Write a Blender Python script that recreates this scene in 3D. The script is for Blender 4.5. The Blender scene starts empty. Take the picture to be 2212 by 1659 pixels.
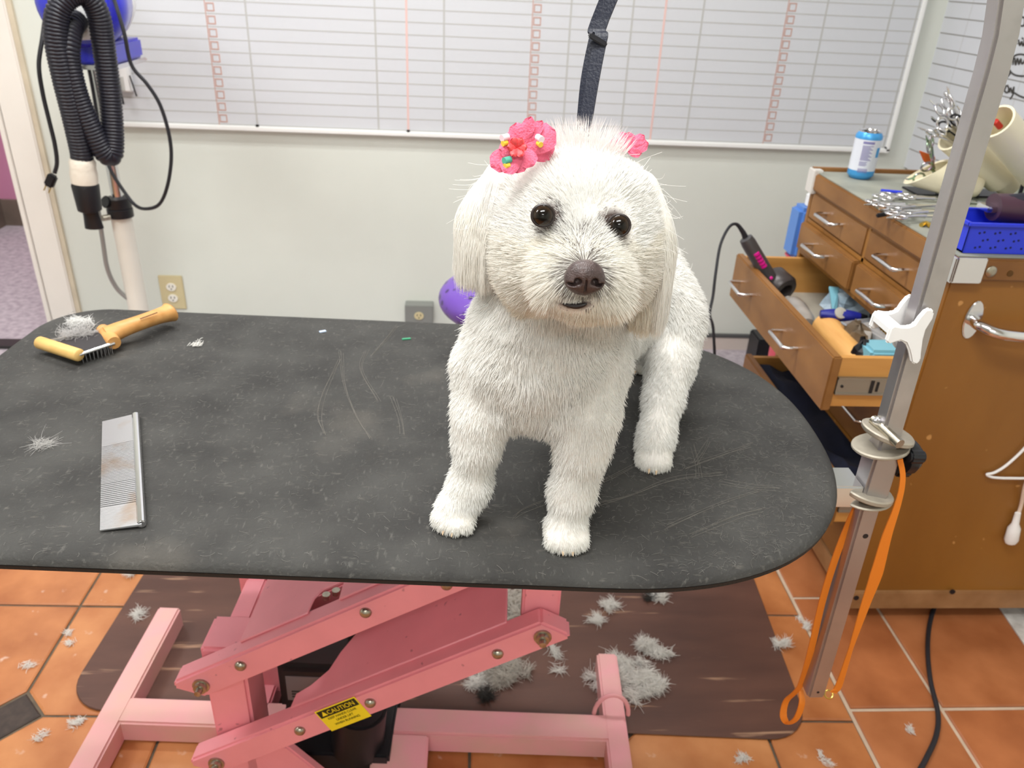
import bpy, bmesh, math, random
import numpy as np
from mathutils import Matrix, Vector
random.seed(7); rng = np.random.default_rng(7)
SC = bpy.context.scene
COL = SC.collection

# ---------------------------------------------------------------- camera (solved from the vanishing points of room, tiles and cabinet)
F = 1716.0; CX, CY = 1106.0, 829.5; CAMZ = 1.25
def _rot():
    dn = np.array([-158.0, 3273.0, F]); dn /= np.linalg.norm(dn)
    dp = np.array([-95.0, -904.0, F]); dp -= dn * (dp @ dn); dp /= np.linalg.norm(dp)
    return np.array([np.cross(dn, dp), dp, -dn])
ROT = _rot()
cam = bpy.data.cameras.new('camera'); cam_o = bpy.data.objects.new('camera', cam); COL.objects.link(cam_o)
cam.sensor_fit = 'HORIZONTAL'; cam.sensor_width = 36.0; cam.lens = F / 2212.0 * 36.0
cam.clip_start = 0.02; cam.clip_end = 50
m = Matrix.Identity(4)
for r in range(3):
    m[r][0] = ROT[r, 0]; m[r][1] = -ROT[r, 1]; m[r][2] = -ROT[r, 2]
m[2][3] = CAMZ
cam_o.matrix_world = m
cam.dof.use_dof = True; cam.dof.focus_distance = 0.66; cam.dof.aperture_fstop = 12.0
SC.camera = cam_o
SC.view_settings.view_transform = 'Standard'; SC.view_settings.look = 'None'
SC.view_settings.gamma = 1.0; SC.view_settings.use_curve_mapping = False
SC.view_settings.exposure = 0.0
world = bpy.data.worlds.new('world'); SC.world = world; world.use_nodes = True
world.node_tree.nodes['Background'].inputs[0].default_value = (0.9, 0.95, 1.0, 1)
world.node_tree.nodes['Background'].inputs[1].default_value = 0.3
LIGHT_W = 16.6          # watts of each fluorescent tube
LIGHT_COL = (0.99, 1.0, 0.985)
FIXTURES = [(-0.25, 0.15), (-0.25, 1.75), (-2.0, 0.9), (-0.25, -1.5)]

def ray(u, v): return ROT @ np.array([u - CX, v - CY, F])
def PZ(u, v, z):
    d = ray(u, v); p = d * ((z - CAMZ) / d[2]); return Vector((p[0], p[1], z))
def PY(u, v, y):
    d = ray(u, v); p = d * (y / d[1]); return Vector((p[0], y, p[2] + CAMZ))
def PX(u, v, x):
    d = ray(u, v); p = d * (x / d[0]); return Vector((x, p[1], p[2] + CAMZ))

# ---------------------------------------------------------------- materials
def lin(c):
    return tuple(((x / 255.0) / 12.92 if x / 255.0 <= 0.04045 else ((x / 255.0 + 0.055) / 1.055) ** 2.4) for x in c)
MATS = {}
def mat(name, rgb, rough=0.5, metal=0.0, var=0.0, scale=8.0, bump=0.0, bscale=60.0, spec=0.5, stretch=None, rgb2=None, trans=0.0, ior=1.45, coat=0.0, detail=4.0, contrast=None):
    if name in MATS: return MATS[name]
    M = bpy.data.materials.new(name); M.use_nodes = True; MATS[name] = M
    nt = M.node_tree; N = nt.nodes; L = nt.links
    b = N['Principled BSDF']; c = lin(rgb)
    b.inputs['Base Color'].default_value = (*c, 1); b.inputs['Roughness'].default_value = rough
    b.inputs['Metallic'].default_value = metal; b.inputs['Specular IOR Level'].default_value = spec
    b.inputs['IOR'].default_value = ior; b.inputs['Transmission Weight'].default_value = trans
    b.inputs['Coat Weight'].default_value = coat
    tc = None
    def coords(st):
        t = N.new('ShaderNodeTexCoord'); mp = N.new('ShaderNodeMapping'); L.new(t.outputs['Object'], mp.inputs['Vector'])
        if st: mp.inputs['Scale'].default_value = st
        return mp.outputs['Vector']
    if var > 0 or rgb2:
        nz = N.new('ShaderNodeTexNoise'); nz.inputs['Scale'].default_value = scale; nz.inputs['Detail'].default_value = detail
        L.new(coords(stretch), nz.inputs['Vector'])
        rp = N.new('ShaderNodeValToRGB'); L.new(nz.outputs['Fac'], rp.inputs['Fac'])
        c2 = lin(rgb2) if rgb2 else tuple(min(1, x * (1 + var)) for x in c)
        c1 = c if rgb2 else tuple(x * (1 - var) for x in c)
        lo, hi = contrast or (0.32, 0.68)
        rp.color_ramp.elements[0].position = lo; rp.color_ramp.elements[1].position = hi
        rp.color_ramp.elements[0].color = (*c1, 1); rp.color_ramp.elements[1].color = (*c2, 1)
        L.new(rp.outputs['Color'], b.inputs['Base Color'])
    if bump > 0:
        n2 = N.new('ShaderNodeTexNoise'); n2.inputs['Scale'].default_value = bscale; n2.inputs['Detail'].default_value = 3
        L.new(coords(stretch), n2.inputs['Vector'])
        bp = N.new('ShaderNodeBump'); bp.inputs['Strength'].default_value = bump; bp.inputs['Distance'].default_value = 0.003
        L.new(n2.outputs['Fac'], bp.inputs['Height']); L.new(bp.outputs['Normal'], b.inputs['Normal'])
    return M
def layer(M, rgb, scale, lo, hi, stretch=None, rot=None, detail=2.0, amount=1.0, kind='noise'):
    """adds a second colour on top of a material where a noise is high (stains, scratches, flecks)"""
    nt = M.node_tree; N = nt.nodes; L = nt.links; b = N['Principled BSDF']; bc = b.inputs['Base Color']
    t = N.new('ShaderNodeTexCoord'); mp = N.new('ShaderNodeMapping'); L.new(t.outputs['Object'], mp.inputs['Vector'])
    if stretch: mp.inputs['Scale'].default_value = stretch
    if rot: mp.inputs['Rotation'].default_value = (0, 0, rot)
    if kind == 'noise':
        nz = N.new('ShaderNodeTexNoise'); nz.inputs['Scale'].default_value = scale; nz.inputs['Detail'].default_value = detail
        L.new(mp.outputs['Vector'], nz.inputs['Vector']); out = nz.outputs['Fac']
    else:
        nz = N.new('ShaderNodeTexVoronoi'); nz.inputs['Scale'].default_value = scale
        L.new(mp.outputs['Vector'], nz.inputs['Vector']); out = nz.outputs['Distance']
    mr = N.new('ShaderNodeMapRange'); mr.inputs['From Min'].default_value = lo; mr.inputs['From Max'].default_value = hi
    mr.inputs['To Max'].default_value = amount; L.new(out, mr.inputs['Value'])
    mx = N.new('ShaderNodeMix'); mx.data_type = 'RGBA'; mx.inputs['B'].default_value = (*lin(rgb), 1)
    L.new(mr.outputs['Result'], mx.inputs['Factor'])
    if bc.is_linked:
        L.new(bc.links[0].from_socket, mx.inputs['A'])
    else:
        mx.inputs['A'].default_value = bc.default_value
    L.new(mx.outputs['Result'], bc)
    return M

WALL = mat('wall paint', (216, 219, 211), 0.6, var=0.03, scale=2.5, bump=0.08, bscale=30)
CASING = mat('door casing paint', (236, 230, 222), 0.5, var=0.03, scale=5)
CEIL = mat('ceiling paint', (235, 235, 230), 0.8)
BOARD = mat('whiteboard enamel', (207, 209, 214), 0.55, var=0.01, scale=2)
BOARDFRAME = mat('whiteboard frame', (240, 240, 238), 0.35)
INKG = mat('grey ruling', (186, 186, 184), 0.5)
INKP = mat('pink ruling', (226, 190, 184), 0.5)
INKB = mat('checkbox ruling', (196, 160, 150), 0.5)
INKD = mat('black marker ink', (58, 54, 50), 0.5)
PINKW = mat('pink wall paint', (196, 134, 164), 0.7, var=0.03, scale=2)
VINYL = mat('purple grey vinyl', (150, 140, 148), 0.55, rgb2=(186, 176, 182), scale=45, detail=6)
TILE = [mat('terracotta tile %s' % k, a, 0.42, rgb2=b_, scale=9, bump=0.15, bscale=25, detail=5) for k, a, b_ in
        (('a', (164, 96, 50), (194, 130, 80)), ('b', (168, 102, 54), (198, 136, 86)), ('c', (152, 88, 46), (186, 120, 72)))]
for t in TILE: layer(t, (222, 200, 184), 26, 0.66, 0.74, detail=3, amount=0.5)
TILER = [mat('red terracotta tile %s' % k, a, 0.42, rgb2=b_, scale=8, bump=0.12, bscale=25, detail=5) for k, a, b_ in
         (('a', (142, 80, 44), (174, 106, 64)), ('b', (148, 86, 48), (178, 112, 70)))]
GROUT = mat('dark grout', (96, 84, 70), 0.9, var=0.2, scale=40)
GROUTL = mat('pale grout', (190, 168, 146), 0.9, var=0.1, scale=40)
DOT = mat('black accent tile', (58, 46, 40), 0.6, var=0.3, scale=60)
MATB = mat('brown vinyl mat', (74, 47, 39), 0.5, rgb2=(98, 65, 53), scale=3, stretch=(1, 4, 1), bump=0.1, bscale=40)
layer(MATB, (178, 140, 112), 9, 0.63, 0.72, stretch=(0.5, 5, 1), detail=4, amount=0.8)
PINK = mat('pink enamel', (240, 152, 162), 0.38, var=0.04, scale=14, bump=0.03, bscale=200)
layer(PINK, (120, 70, 66), 70, 0.74, 0.8, detail=1, amount=0.5)
PINKD = mat('pink enamel, worn', (236, 162, 172), 0.5, rgb2=(216, 172, 160), scale=9, detail=5)
STEEL = mat('brushed steel', (186, 182, 182), 0.38, 0.9, var=0.12, scale=20)
layer(STEEL, (150, 142, 146), 10, 0.5, 0.75, detail=5, amount=0.6)
CHROME = mat('chrome', (225, 225, 228), 0.12, 1.0)
BOLT = mat('bolt steel', (172, 166, 152), 0.32, 1.0, var=0.15, scale=150)
BLACKP = mat('black plastic', (26, 26, 30), 0.4)
BLACKR = mat('black rubber', (30, 30, 36), 0.55)
HOSE = mat('ribbed black hose', (34, 34, 44), 0.38)
DARKM = mat('dark motor plastic', (44, 38, 38), 0.5, var=0.1, scale=20)
LABELG = mat('grey label', (128, 118, 118), 0.5)
BLUE = mat('blue enamel', (48, 52, 196), 0.28, coat=0.4)
BLUEP = mat('blue plastic', (40, 58, 206), 0.4)
BLUED = mat('navy plastic', (26, 34, 130), 0.4)
WHITEP = mat('white plastic', (240, 240, 240), 0.35)
CREAM = mat('cream pvc', (236, 226, 196), 0.35)
TAPE = mat('white tape', (226, 218, 204), 0.5, bump=0.4, bscale=80)
PVC = mat('white tube', (226, 222, 212), 0.4)
CONDUIT = mat('grey conduit', (150, 150, 148), 0.4, 0.4)
BEIGE = mat('beige cover plate', (206, 192, 152), 0.45)
OUTW = mat('outlet white', (236, 232, 222), 0.4)
GREYB = mat('grey steel box', (140, 142, 138), 0.45, 0.3)
WOODC = mat('cabinet veneer', (124, 79, 28), 0.42, rgb2=(152, 103, 42), scale=3, stretch=(1, 1, 0.35), detail=5, bump=0.04, bscale=60)
layer(WOODC, (214, 160, 96), 40, 0.76, 0.80, detail=1, amount=0.6)
WOODF = mat('drawer front wood', (118, 77, 36), 0.45, rgb2=(148, 103, 55), scale=6, stretch=(1, 1, 2), detail=5)
layer(WOODF, (92, 58, 40), 7, 0.64, 0.74, detail=5, amount=0.7)
WOODI = mat('drawer side wood', (184, 128, 62), 0.5, rgb2=(206, 152, 84), scale=5, stretch=(0.6, 1, 5), detail=5)
WOODR = mat('worn bottom rail', (128, 88, 50), 0.6, rgb2=(166, 124, 84), scale=12, detail=5)
TOPM = mat('grey green counter mat', (136, 138, 128), 0.6, rgb2=(160, 160, 148), scale=12, detail=5)
layer(TOPM, (110, 128, 102), 5, 0.55, 0.7, amount=0.7)
RAIL = mat('zinc slide', (160, 158, 148), 0.4, 0.8)
NAVY = mat('navy cloth', (16, 20, 40), 0.9, var=0.3, scale=25, bump=0.5, bscale=40)
ORANGE = mat('orange webbing', (226, 128, 34), 0.55, bump=0.1, bscale=300)
STRAP = mat('dark navy nylon strap', (26, 30, 46), 0.42, bump=0.2, bscale=400)
WOODB = mat('light wood', (208, 156, 94), 0.45, rgb2=(188, 134, 74), scale=12, stretch=(1, 6, 6))
WOODL = mat('pale dowel wood', (224, 184, 114), 0.45, rgb2=(210, 168, 98), scale=14, stretch=(1, 6, 6))
PAD = mat('black brush pad', (46, 42, 44), 0.7)
PURPLE = mat('purple print vinyl', (108, 74, 168), 0.35)
layer(PURPLE, (46, 30, 76), 48, 0.34, 0.24, kind='voronoi', amount=0.85)
TEAL = mat('teal plastic', (126, 182, 198), 0.4)
BAGP = mat('crumpled clear bag', (190, 204, 214), 0.25, rgb2=(128, 146, 160), scale=18, bump=1.0, bscale=30)
GLASSG = mat('grey glass', (150, 144, 138), 0.15, var=0.2, scale=20)
DRYG = mat('dryer grey', (84, 82, 84), 0.35, 0.4)
MAGENTA = mat('magenta plastic', (214, 24, 140), 0.35)
CLIPPER = mat('plum plastic', (66, 40, 54), 0.4)
CANB = mat('can blue', (74, 158, 220), 0.3, 0.3)
CANW = mat('can white', (226, 230, 240), 0.3, 0.2)
CANT = mat('can print', (128, 124, 172), 0.5)
YELLOW = mat('caution yellow', (246, 222, 40), 0.45)
BLACKI = mat('black print', (40, 38, 12), 0.6)
BRASS = mat('gold tone metal', (206, 176, 90), 0.3, 1.0)
JUG = mat('blue jug plastic', (92, 140, 214), 0.4)
JUGP = mat('coral plastic', (226, 96, 112), 0.5)
MARBLE = mat('white marbled vinyl', (176, 172, 168), 0.5, rgb2=(224, 222, 218), scale=30, detail=6)
ORSTAIN = mat('orange residue', (222, 110, 48), 0.5)

# tabletop: dark ribbed rubber with worn pale streaks of hair
TOP = mat('charcoal rubber mat', (58, 57, 56), 0.8, rgb2=(74, 73, 71), scale=12, detail=6, bump=0.35, bscale=260, spec=0.12)
layer(TOP, (104, 102, 98), 220, 0.60, 0.74, stretch=(1, 0.35, 1), detail=3, amount=0.5, rot=0.6)
layer(TOP, (106, 102, 96), 200, 0.62, 0.76, stretch=(0.35, 1, 1), detail=3, amount=0.5, rot=0.3)
layer(TOP, (118, 112, 104), 5, 0.58, 0.72, detail=6, amount=0.4)
EDGE = mat('black rubber edge', (30, 28, 27), 0.6, bump=0.2, bscale=300)

# ---------------------------------------------------------------- mesh helpers
class MB:
    def __init__(s): s.v = []; s.f = []
    def add(s, vs, fs):
        o = len(s.v); s.v += [tuple(x) for x in vs]; s.f += [tuple(i + o for i in f) for f in fs]; return s
    def box(s, c, size, rot=None):
        hx, hy, hz = [x / 2 for x in size]; c = Vector(c)
        vs = [Vector((x, y, z)) for x in (-hx, hx) for y in (-hy, hy) for z in (-hz, hz)]
        if rot is not None: vs = [rot @ w for w in vs]
        return s.add([w + c for w in vs], [(0, 1, 3, 2), (4, 6, 7, 5), (0, 4, 5, 1), (2, 3, 7, 6), (0, 2, 6, 4), (1, 5, 7, 3)])
    def bb(s, x0, x1, y0, y1, z0, z1): return s.box(((x0 + x1) / 2, (y0 + y1) / 2, (z0 + z1) / 2), (abs(x1 - x0), abs(y1 - y0), abs(z1 - z0)))
    def prism(s, poly, axis_fn, t0, t1):
        """poly of 2-D points; axis_fn(a, b, t) -> 3-D"""
        n = len(poly); vs = [axis_fn(a, b, t0) for a, b in poly] + [axis_fn(a, b, t1) for a, b in poly]
        fs = [tuple(range(n))[::-1], tuple(range(n, 2 * n))] + [(i, (i + 1) % n, n + (i + 1) % n, n + i) for i in range(n)]
        return s.add(vs, fs)
    def tube(s, path, r, seg=10, cap=True, flat=None):
        """round (or elliptical) tube along path; r number or list"""
        path = [Vector(p) for p in path]; n = len(path)
        rs = r if isinstance(r, (list, tuple)) else [r] * n
        up = None; vs = []
        for i, p in enumerate(path):
            t = (path[min(i + 1, n - 1)] - path[max(i - 1, 0)]).normalized()
            if up is None:
                a = Vector((0, 0, 1)) if abs(t.z) < 0.9 else Vector((1, 0, 0)); up = (a - t * a.dot(t)).normalized()
            else:
                up = (up - t * up.dot(t)); up = up.normalized() if up.length > 1e-6 else Vector((1, 0, 0))
            sd = t.cross(up)
            for k in range(seg):
                a = 2 * math.pi * k / seg
                vs.append(p + (up * math.cos(a) + sd * math.sin(a) * (flat or 1)) * rs[i])
        fs = []
        for i in range(n - 1):
            for k in range(seg):
                fs.append((i * seg + k, i * seg + (k + 1) % seg, (i + 1) * seg + (k + 1) % seg, (i + 1) * seg + k))
        if cap: fs += [tuple(range(seg))[::-1], tuple(range((n - 1) * seg, n * seg))]
        return s.add(vs, fs)
    def cyl(s, p0, p1, r0, r1=None, seg=16): return s.tube([p0, p1], [r0, r1 if r1 is not None else r0], seg)
    def lathe(s, c, ax, prof, seg=20):
        """profile of (radius, distance along ax)"""
        c = Vector(c); ax = Vector(ax).normalized(); return s.tube_fixed([c + ax * h for _, h in prof], [max(r, 1e-5) for r, _ in prof], ax, seg)
    def tube_fixed(s, path, rs, t, seg):
        a = Vector((0, 0, 1)) if abs(t.z) < 0.9 else Vector((1, 0, 0)); up = (a - t * a.dot(t)).normalized(); sd = t.cross(up); vs = []
        for p, r in zip(path, rs):
            for k in range(seg):
                an = 2 * math.pi * k / seg; vs.append(p + (up * math.cos(an) + sd * math.sin(an)) * r)
        n = len(path); fs = [(i * seg + k, i * seg + (k + 1) % seg, (i + 1) * seg + (k + 1) % seg, (i + 1) * seg + k) for i in range(n - 1) for k in range(seg)]
        fs += [tuple(range(seg))[::-1], tuple(range((n - 1) * seg, n * seg))]
        return s.add(vs, fs)
    def ribbon(s, path, widthvec, thick):
        """flat strap: path points, width vectors (one or a list), thickness"""
        path = [Vector(p) for p in path]; n = len(path); ws = widthvec if isinstance(widthvec, list) else [widthvec] * n; vs = []
        for i, p in enumerate(path):
            t = (path[min(i + 1, n - 1)] - path[max(i - 1, 0)]).normalized(); w = Vector(ws[i]); nn = t.cross(w).normalized() * thick / 2
            vs += [p - w / 2 - nn, p + w / 2 - nn, p + w / 2 + nn, p - w / 2 + nn]
        fs = [(i * 4 + k, i * 4 + (k + 1) % 4, i * 4 + 4 + (k + 1) % 4, i * 4 + 4 + k) for i in range(n - 1) for k in range(4)]
        fs += [(3, 2, 1, 0), (n * 4 - 4, n * 4 - 3, n * 4 - 2, n * 4 - 1)]
        return s.add(vs, fs)
    def build(s, name, mt, parent=None, smooth=False, bevel=0.0, bseg=2, kind=None, angle=40):
        me = bpy.data.meshes.new(name); me.from_pydata(s.v, [], s.f); me.update()
        bm = bmesh.new(); bm.from_mesh(me)
        if bevel > 0:
            es = [e for e in bm.edges if len(e.link_faces) == 2 and e.calc_face_angle(0) > math.radians(25)]
            bmesh.ops.bevel(bm, geom=es, offset=bevel, segments=bseg, affect='EDGES', clamp_overlap=True)
        bmesh.ops.recalc_face_normals(bm, faces=bm.faces[:])
        bm.to_mesh(me); bm.free()
        if smooth or bevel > 0:
            me.polygons.foreach_set('use_smooth', [True] * len(me.polygons))
            me.set_sharp_from_angle(angle=math.radians(angle))
        me.materials.append(mt)
        return place(name, me, parent, kind)
PINV = {}
def place(name, data, parent=None, kind=None):
    o = bpy.data.objects.new(name, data); COL.objects.link(o)
    if parent is not None:
        o.parent = parent
        if parent.name in PINV: o.matrix_parent_inverse = PINV[parent.name]
    if kind: o['kind'] = kind
    return o
def thing(name, label, cat, loc=(0, 0, 0), rz=0.0, group=None):
    o = bpy.data.objects.new(name, None); COL.objects.link(o); o.empty_display_size = 0.05
    o.location = loc; o.rotation_euler = (0, 0, rz)
    PINV[o.name] = (Matrix.Translation(Vector(loc)) @ Matrix.Rotation(rz, 4, 'Z')).inverted()
    return tag(o, label, cat, group)
def tag(o, label, cat, group=None):
    o['label'] = label; o['category'] = cat
    if group: o['group'] = group
    return o
def struct(o, label=None):
    o['kind'] = 'structure'
    if label: o['label'] = label
    return o
def spline(pts, n=8):
    """Catmull-Rom through pts"""
    pts = [Vector(p) for p in pts]; out = []
    q = [pts[0] * 2 - pts[1]] + pts + [pts[-1] * 2 - pts[-2]]
    for i in range(1, len(q) - 2):
        for k in range(n):
            t = k / n; a, b, c, d = q[i - 1], q[i], q[i + 1], q[i + 2]
            out.append(0.5 * ((2 * b) + (c - a) * t + (2 * a - 5 * b + 4 * c - d) * t * t + (3 * b - a - 3 * c + d) * t ** 3))
    out.append(pts[-1]); return out
def rrect(x0, x1, y0, y1, r, n=8):
    rs = r if isinstance(r, (list, tuple)) else [r] * 4; out = []
    for (cx, cy, a0), q in zip(((x1, y1, 0), (x0, y1, 90), (x0, y0, 180), (x1, y0, 270)), rs):
        px = cx - q if cx == x1 else cx + q; py = cy - q if cy == y1 else cy + q
        for k in range(n + 1):
            a = math.radians(a0 + 90 * k / n); out.append((px + q * math.cos(a), py + q * math.sin(a)))
    return out
XY = lambda a, b, t: (a, b, t)
# ---------------------------------------------------------------- room shell
YW = 2.70; XR = 1.52; XL = -3.2; YF = -2.4; ZC = 2.6
DX0, DX1 = -2.30, -1.455           # doorway opening in the back wall
b = MB().bb(DX1, XR + 0.12, YW, YW + 0.12, 0, ZC); b.bb(XL, DX0, YW, YW + 0.12, 0, ZC); b.bb(DX0, DX1, YW, YW + 0.12, 2.05, ZC)
struct(b.build('wall_back', WALL))
struct(MB().bb(XR, XR + 0.12, YF, YW, 0, ZC).build('wall_right', WALL))
struct(MB().bb(XL - 0.12, XL, YF, YW + 2, 0, ZC).build('wall_left', WALL))
struct(MB().bb(XL, XR, YF - 0.12, YF, 0, ZC).build('wall_front', WALL))
struct(MB().bb(XL - 0.2, XR + 0.2, YF - 0.2, YW + 2, ZC, ZC + 0.1).build('ceiling', CEIL))
# door casing: right board beside the opening plus the jamb return
struct(MB().bb(DX1 - 0.002, DX1 + 0.085, YW - 0.022, YW, 0, 2.1).bb(DX1 - 0.02, DX1 + 0.0, YW - 0.022, YW + 0.14, 0, 2.1).build('trim_1', CASING, bevel=0.004))
struct(MB().bb(DX1 + 0.085, DX1 + 0.10, YW - 0.012, YW, 0, 2.1).build('trim_2', mat('casing edge bead', (206, 194, 172), 0.6, var=0.08, scale=12)))
# cove base under the back wall with a dark gap on top
struct(MB().bb(DX1 + 0.10, XR, YW - 0.012, YW, 0, 0.05).build('baseboard_back', mat('cove base', (204, 192, 184), 0.6)))
struct(MB().bb(DX1 + 0.10, XR, YW - 0.014, YW, 0.05, 0.062).build('trim_3', mat('dark joint', (84, 84, 84), 0.6)))
# hall behind the doorway
struct(MB().bb(-2.40, -1.0, 4.02, 4.12, 0, ZC).build('wall_hall_back', PINKW))
struct(MB().bb(-2.42, -2.30, 3.62, 4.02, 0, ZC).build('wall_hall_side', PINKW))
COVE = mat('brown grey cove base', (112, 98, 88), 0.6, var=0.15, scale=10)
HALL_FILL = (-1.75, 3.35)  # unseen fixture added only to brighten the hall floor and pink walls
struct(MB().bb(-2.30, -1.0, 4.005, 4.02, 0, 0.13).bb(-2.30, -2.285, 3.62, 4.02, 0, 0.13).build('baseboard_hall', COVE))
# floors
struct(MB().bb(XL, XR, 1.86, YW, -0.05, 0.0).bb(XL, XR, YW, YW + 2, -0.05, 0.0).build('floor_vinyl', VINYL))
struct(MB().bb(DX0, DX1, 2.585, 2.645, 0.0, 0.012).build('trim_threshold', mat('black threshold', (44, 42, 42), 0.5)))
fl = struct(MB().bb(XL, 0.76, YF, 1.86, -0.05, -0.004).build('floor', GROUT))
fr = struct(MB().bb(0.76, XR, YF, 1.86, -0.05, -0.004).build('floor_patch', GROUTL))
TP = 0.2785; TG = 0.0055; TA = math.radians(-1.3)
def tile_mesh(poly, name, mt):
    n = len(poly); cx = sum(p[0] for p in poly) / n; cy = sum(p[1] for p in poly) / n
    ins = []
    for x, y in poly:
        d = math.hypot(x - cx, y - cy); k = (d - 0.004) / d; ins.append((cx + (x - cx) * k, cy + (y - cy) * k))
    vs = [(x, y, -0.006) for x, y in poly] + [(x, y, -0.002) for x, y in poly] + [(x, y, 0.0) for x, y in ins]
    fs = [tuple(range(2 * n, 3 * n))] + [(i, (i + 1) % n, n + (i + 1) % n, n + i) for i in range(n)] + [(n + i, n + (i + 1) % n, 2 * n + (i + 1) % n, 2 * n + i) for i in range(n)]
    me = bpy.data.meshes.new(name); me.from_pydata(vs, [], fs); me.materials.append(mt); return me
def clip_x(poly, xm):
    out = []
    for i in range(len(poly)):
        a, c = poly[i], poly[(i + 1) % len(poly)]
        if a[0] <= xm: out.append(a)
        if (a[0] - xm) * (c[0] - xm) < 0:
            t = (xm - a[0]) / (c[0] - a[0]); out.append((xm, a[1] + t * (c[1] - a[1])))
    return out
OX, OY = -0.811, 1.048
def gw(i, j):   # grid corner in the world
    x, y = i * TP, j * 0.2815
    return (OX + x * math.cos(TA) - y * math.sin(TA) * 0.2, OY + x * math.sin(TA) + y * math.cos(TA))
DR = 0.052
for i in range(-4, 7):
    for j in range(-5, 3):
        cs = [gw(i, j), gw(i + 1, j), gw(i + 1, j + 1), gw(i, j + 1)]; ids = [(i, j), (i + 1, j), (i + 1, j + 1), (i, j + 1)]
        cxm = sum(c[0] for c in cs) / 4; cym = sum(c[1] for c in cs) / 4
        sh = []
        for k in range(4):
            x, y = cs[k]; g = TG / 2; x += g if cxm > x else -g; y += g if cym > y else -g
            if ids[k][0] % 2 == 0 and ids[k][1] % 2 == 0:
                nx = cs[(k + 1) % 4]; pv = cs[(k - 1) % 4]
                for q in (pv, nx):
                    d = math.hypot(q[0] - cs[k][0], q[1] - cs[k][1]); sh.append((x + (q[0] - cs[k][0]) / d * DR, y + (q[1] - cs[k][1]) / d * DR))
            else: sh.append((x, y))
        sh = clip_x(sh, 0.7575)
        if len(sh) < 3 or min(p[0] for p in sh) > 0.74: continue
        sh = [(x - cxm, y - cym) for x, y in sh]
        o = place('tile', tile_mesh(sh, 'tile', TILE[(i * 7 + j * 3) % 3]), fl); o.location = (cxm, cym, rng.uniform(-0.0006, 0.0006))
dm = tile_mesh([((DR - 0.003) * math.cos(a), (DR - 0.003) * math.sin(a)) for a in [k * math.pi / 2 for k in range(4)]], 'accent_tile', DOT)
for i in range(-4, 6, 2):
    for j in range(-4, 3, 2):
        p = gw(i, j)
        if p[0] < 0.66:
            o = place('accent_tile', dm, fl); o.location = (p[0], p[1], -0.0005)
xs = [0.7635, 0.95, 1.26, 1.52]; ys = [-0.20, 0.11, 0.42, 0.73, 1.04, 1.35, 1.66, 1.86]; n = 0
for a in range(3):
    for c in range(len(ys) - 1):
        x0, x1, y0, y1 = xs[a] + 0.004, xs[a + 1] - 0.004, ys[c] + 0.004, ys[c + 1] - 0.004; mx, my = (x0 + x1) / 2, (y0 + y1) / 2
        o = place('tile', tile_mesh([(x0 - mx, y0 - my), (x1 - mx, y0 - my), (x1 - mx, y1 - my), (x0 - mx, y1 - my)], 'tile', TILER[n % 2]), fr); n += 1
        o.location = (mx, my, rng.uniform(-0.0005, 0.0005))

# ceiling fluorescent fixtures (a box with two tubes each), plus the added hall fill
EM = bpy.data.materials.new('fluorescent tube'); EM.use_nodes = True
EM.node_tree.nodes['Principled BSDF'].inputs['Emission Color'].default_value = (*LIGHT_COL, 1)
EM.node_tree.nodes['Principled BSDF'].inputs['Emission Strength'].default_value = 6.0
FIXTURES = FIXTURES + [HALL_FILL]
fxlab = ['fluorescent ceiling fixture with two tubes above the camera', 'fluorescent ceiling fixture with two tubes near the back wall', 'fluorescent ceiling fixture with two tubes by the left wall', 'fluorescent ceiling fixture with two tubes at the room front', 'added two-tube fill fixture, out of view, brightening the pink hall']
for (fx, fy), lb in zip(FIXTURES, fxlab):
    t = thing('ceiling_light', lb, 'ceiling light', (fx, fy, ZC), group='fluorescent ceiling fixtures')
    MB().bb(fx - 0.65, fx + 0.65, fy - 0.16, fy + 0.16, ZC - 0.06, ZC).build('housing', WHITEP, t, bevel=0.01)
    for s in (-1, 1):
        MB().cyl((fx - 0.6, fy + s * 0.09, ZC - 0.085), (fx + 0.6, fy + s * 0.09, ZC - 0.085), 0.013).build('tube', EM, t)
        ld = bpy.data.lights.new('tube_light', 'AREA'); ld.shape = 'RECTANGLE'; ld.size = 1.2; ld.size_y = 0.06; ld.energy = LIGHT_W * (0.8 if fy > YW else 1.0); ld.color = LIGHT_COL
        lo = bpy.data.objects.new('tube_light', ld); COL.objects.link(lo); lo.location = (fx, fy + s * 0.09, ZC - 0.105)

# ---------------------------------------------------------------- whiteboard on the back wall
yb = YW - 0.018; WBX0, WBX1, WBZ0, WBZ1 = -1.10, 1.418, 0.752, 1.95
t = thing('whiteboard', 'large ruled whiteboard with pink checkbox columns across the back wall', 'whiteboard', (0.15, YW, WBZ0))
MB().bb(WBX0, WBX1, yb, YW, WBZ0, WBZ1).build('panel', BOARD, t)
fo = 0.012
MB().bb(WBX0 - fo, WBX1 + fo, yb - 0.008, YW, WBZ0 - 0.004, WBZ0 + 0.012).build('frame_rail', BOARDFRAME, t, bevel=0.003)
MB().bb(WBX0 - fo, WBX1 + fo, yb - 0.008, YW, WBZ1 - 0.012, WBZ1 + 0.004).build('frame_rail', BOARDFRAME, t, bevel=0.003)
MB().bb(WBX0 - fo, WBX0 + 0.002, yb - 0.008, YW, WBZ0, WBZ1).build('frame_rail', BOARDFRAME, t, bevel=0.003)
MB().bb(WBX1 - 0.002, WBX1 + fo, yb - 0.008, YW, WBZ0, WBZ1).build('frame_rail', BOARDFRAME, t, bevel=0.003)
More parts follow.
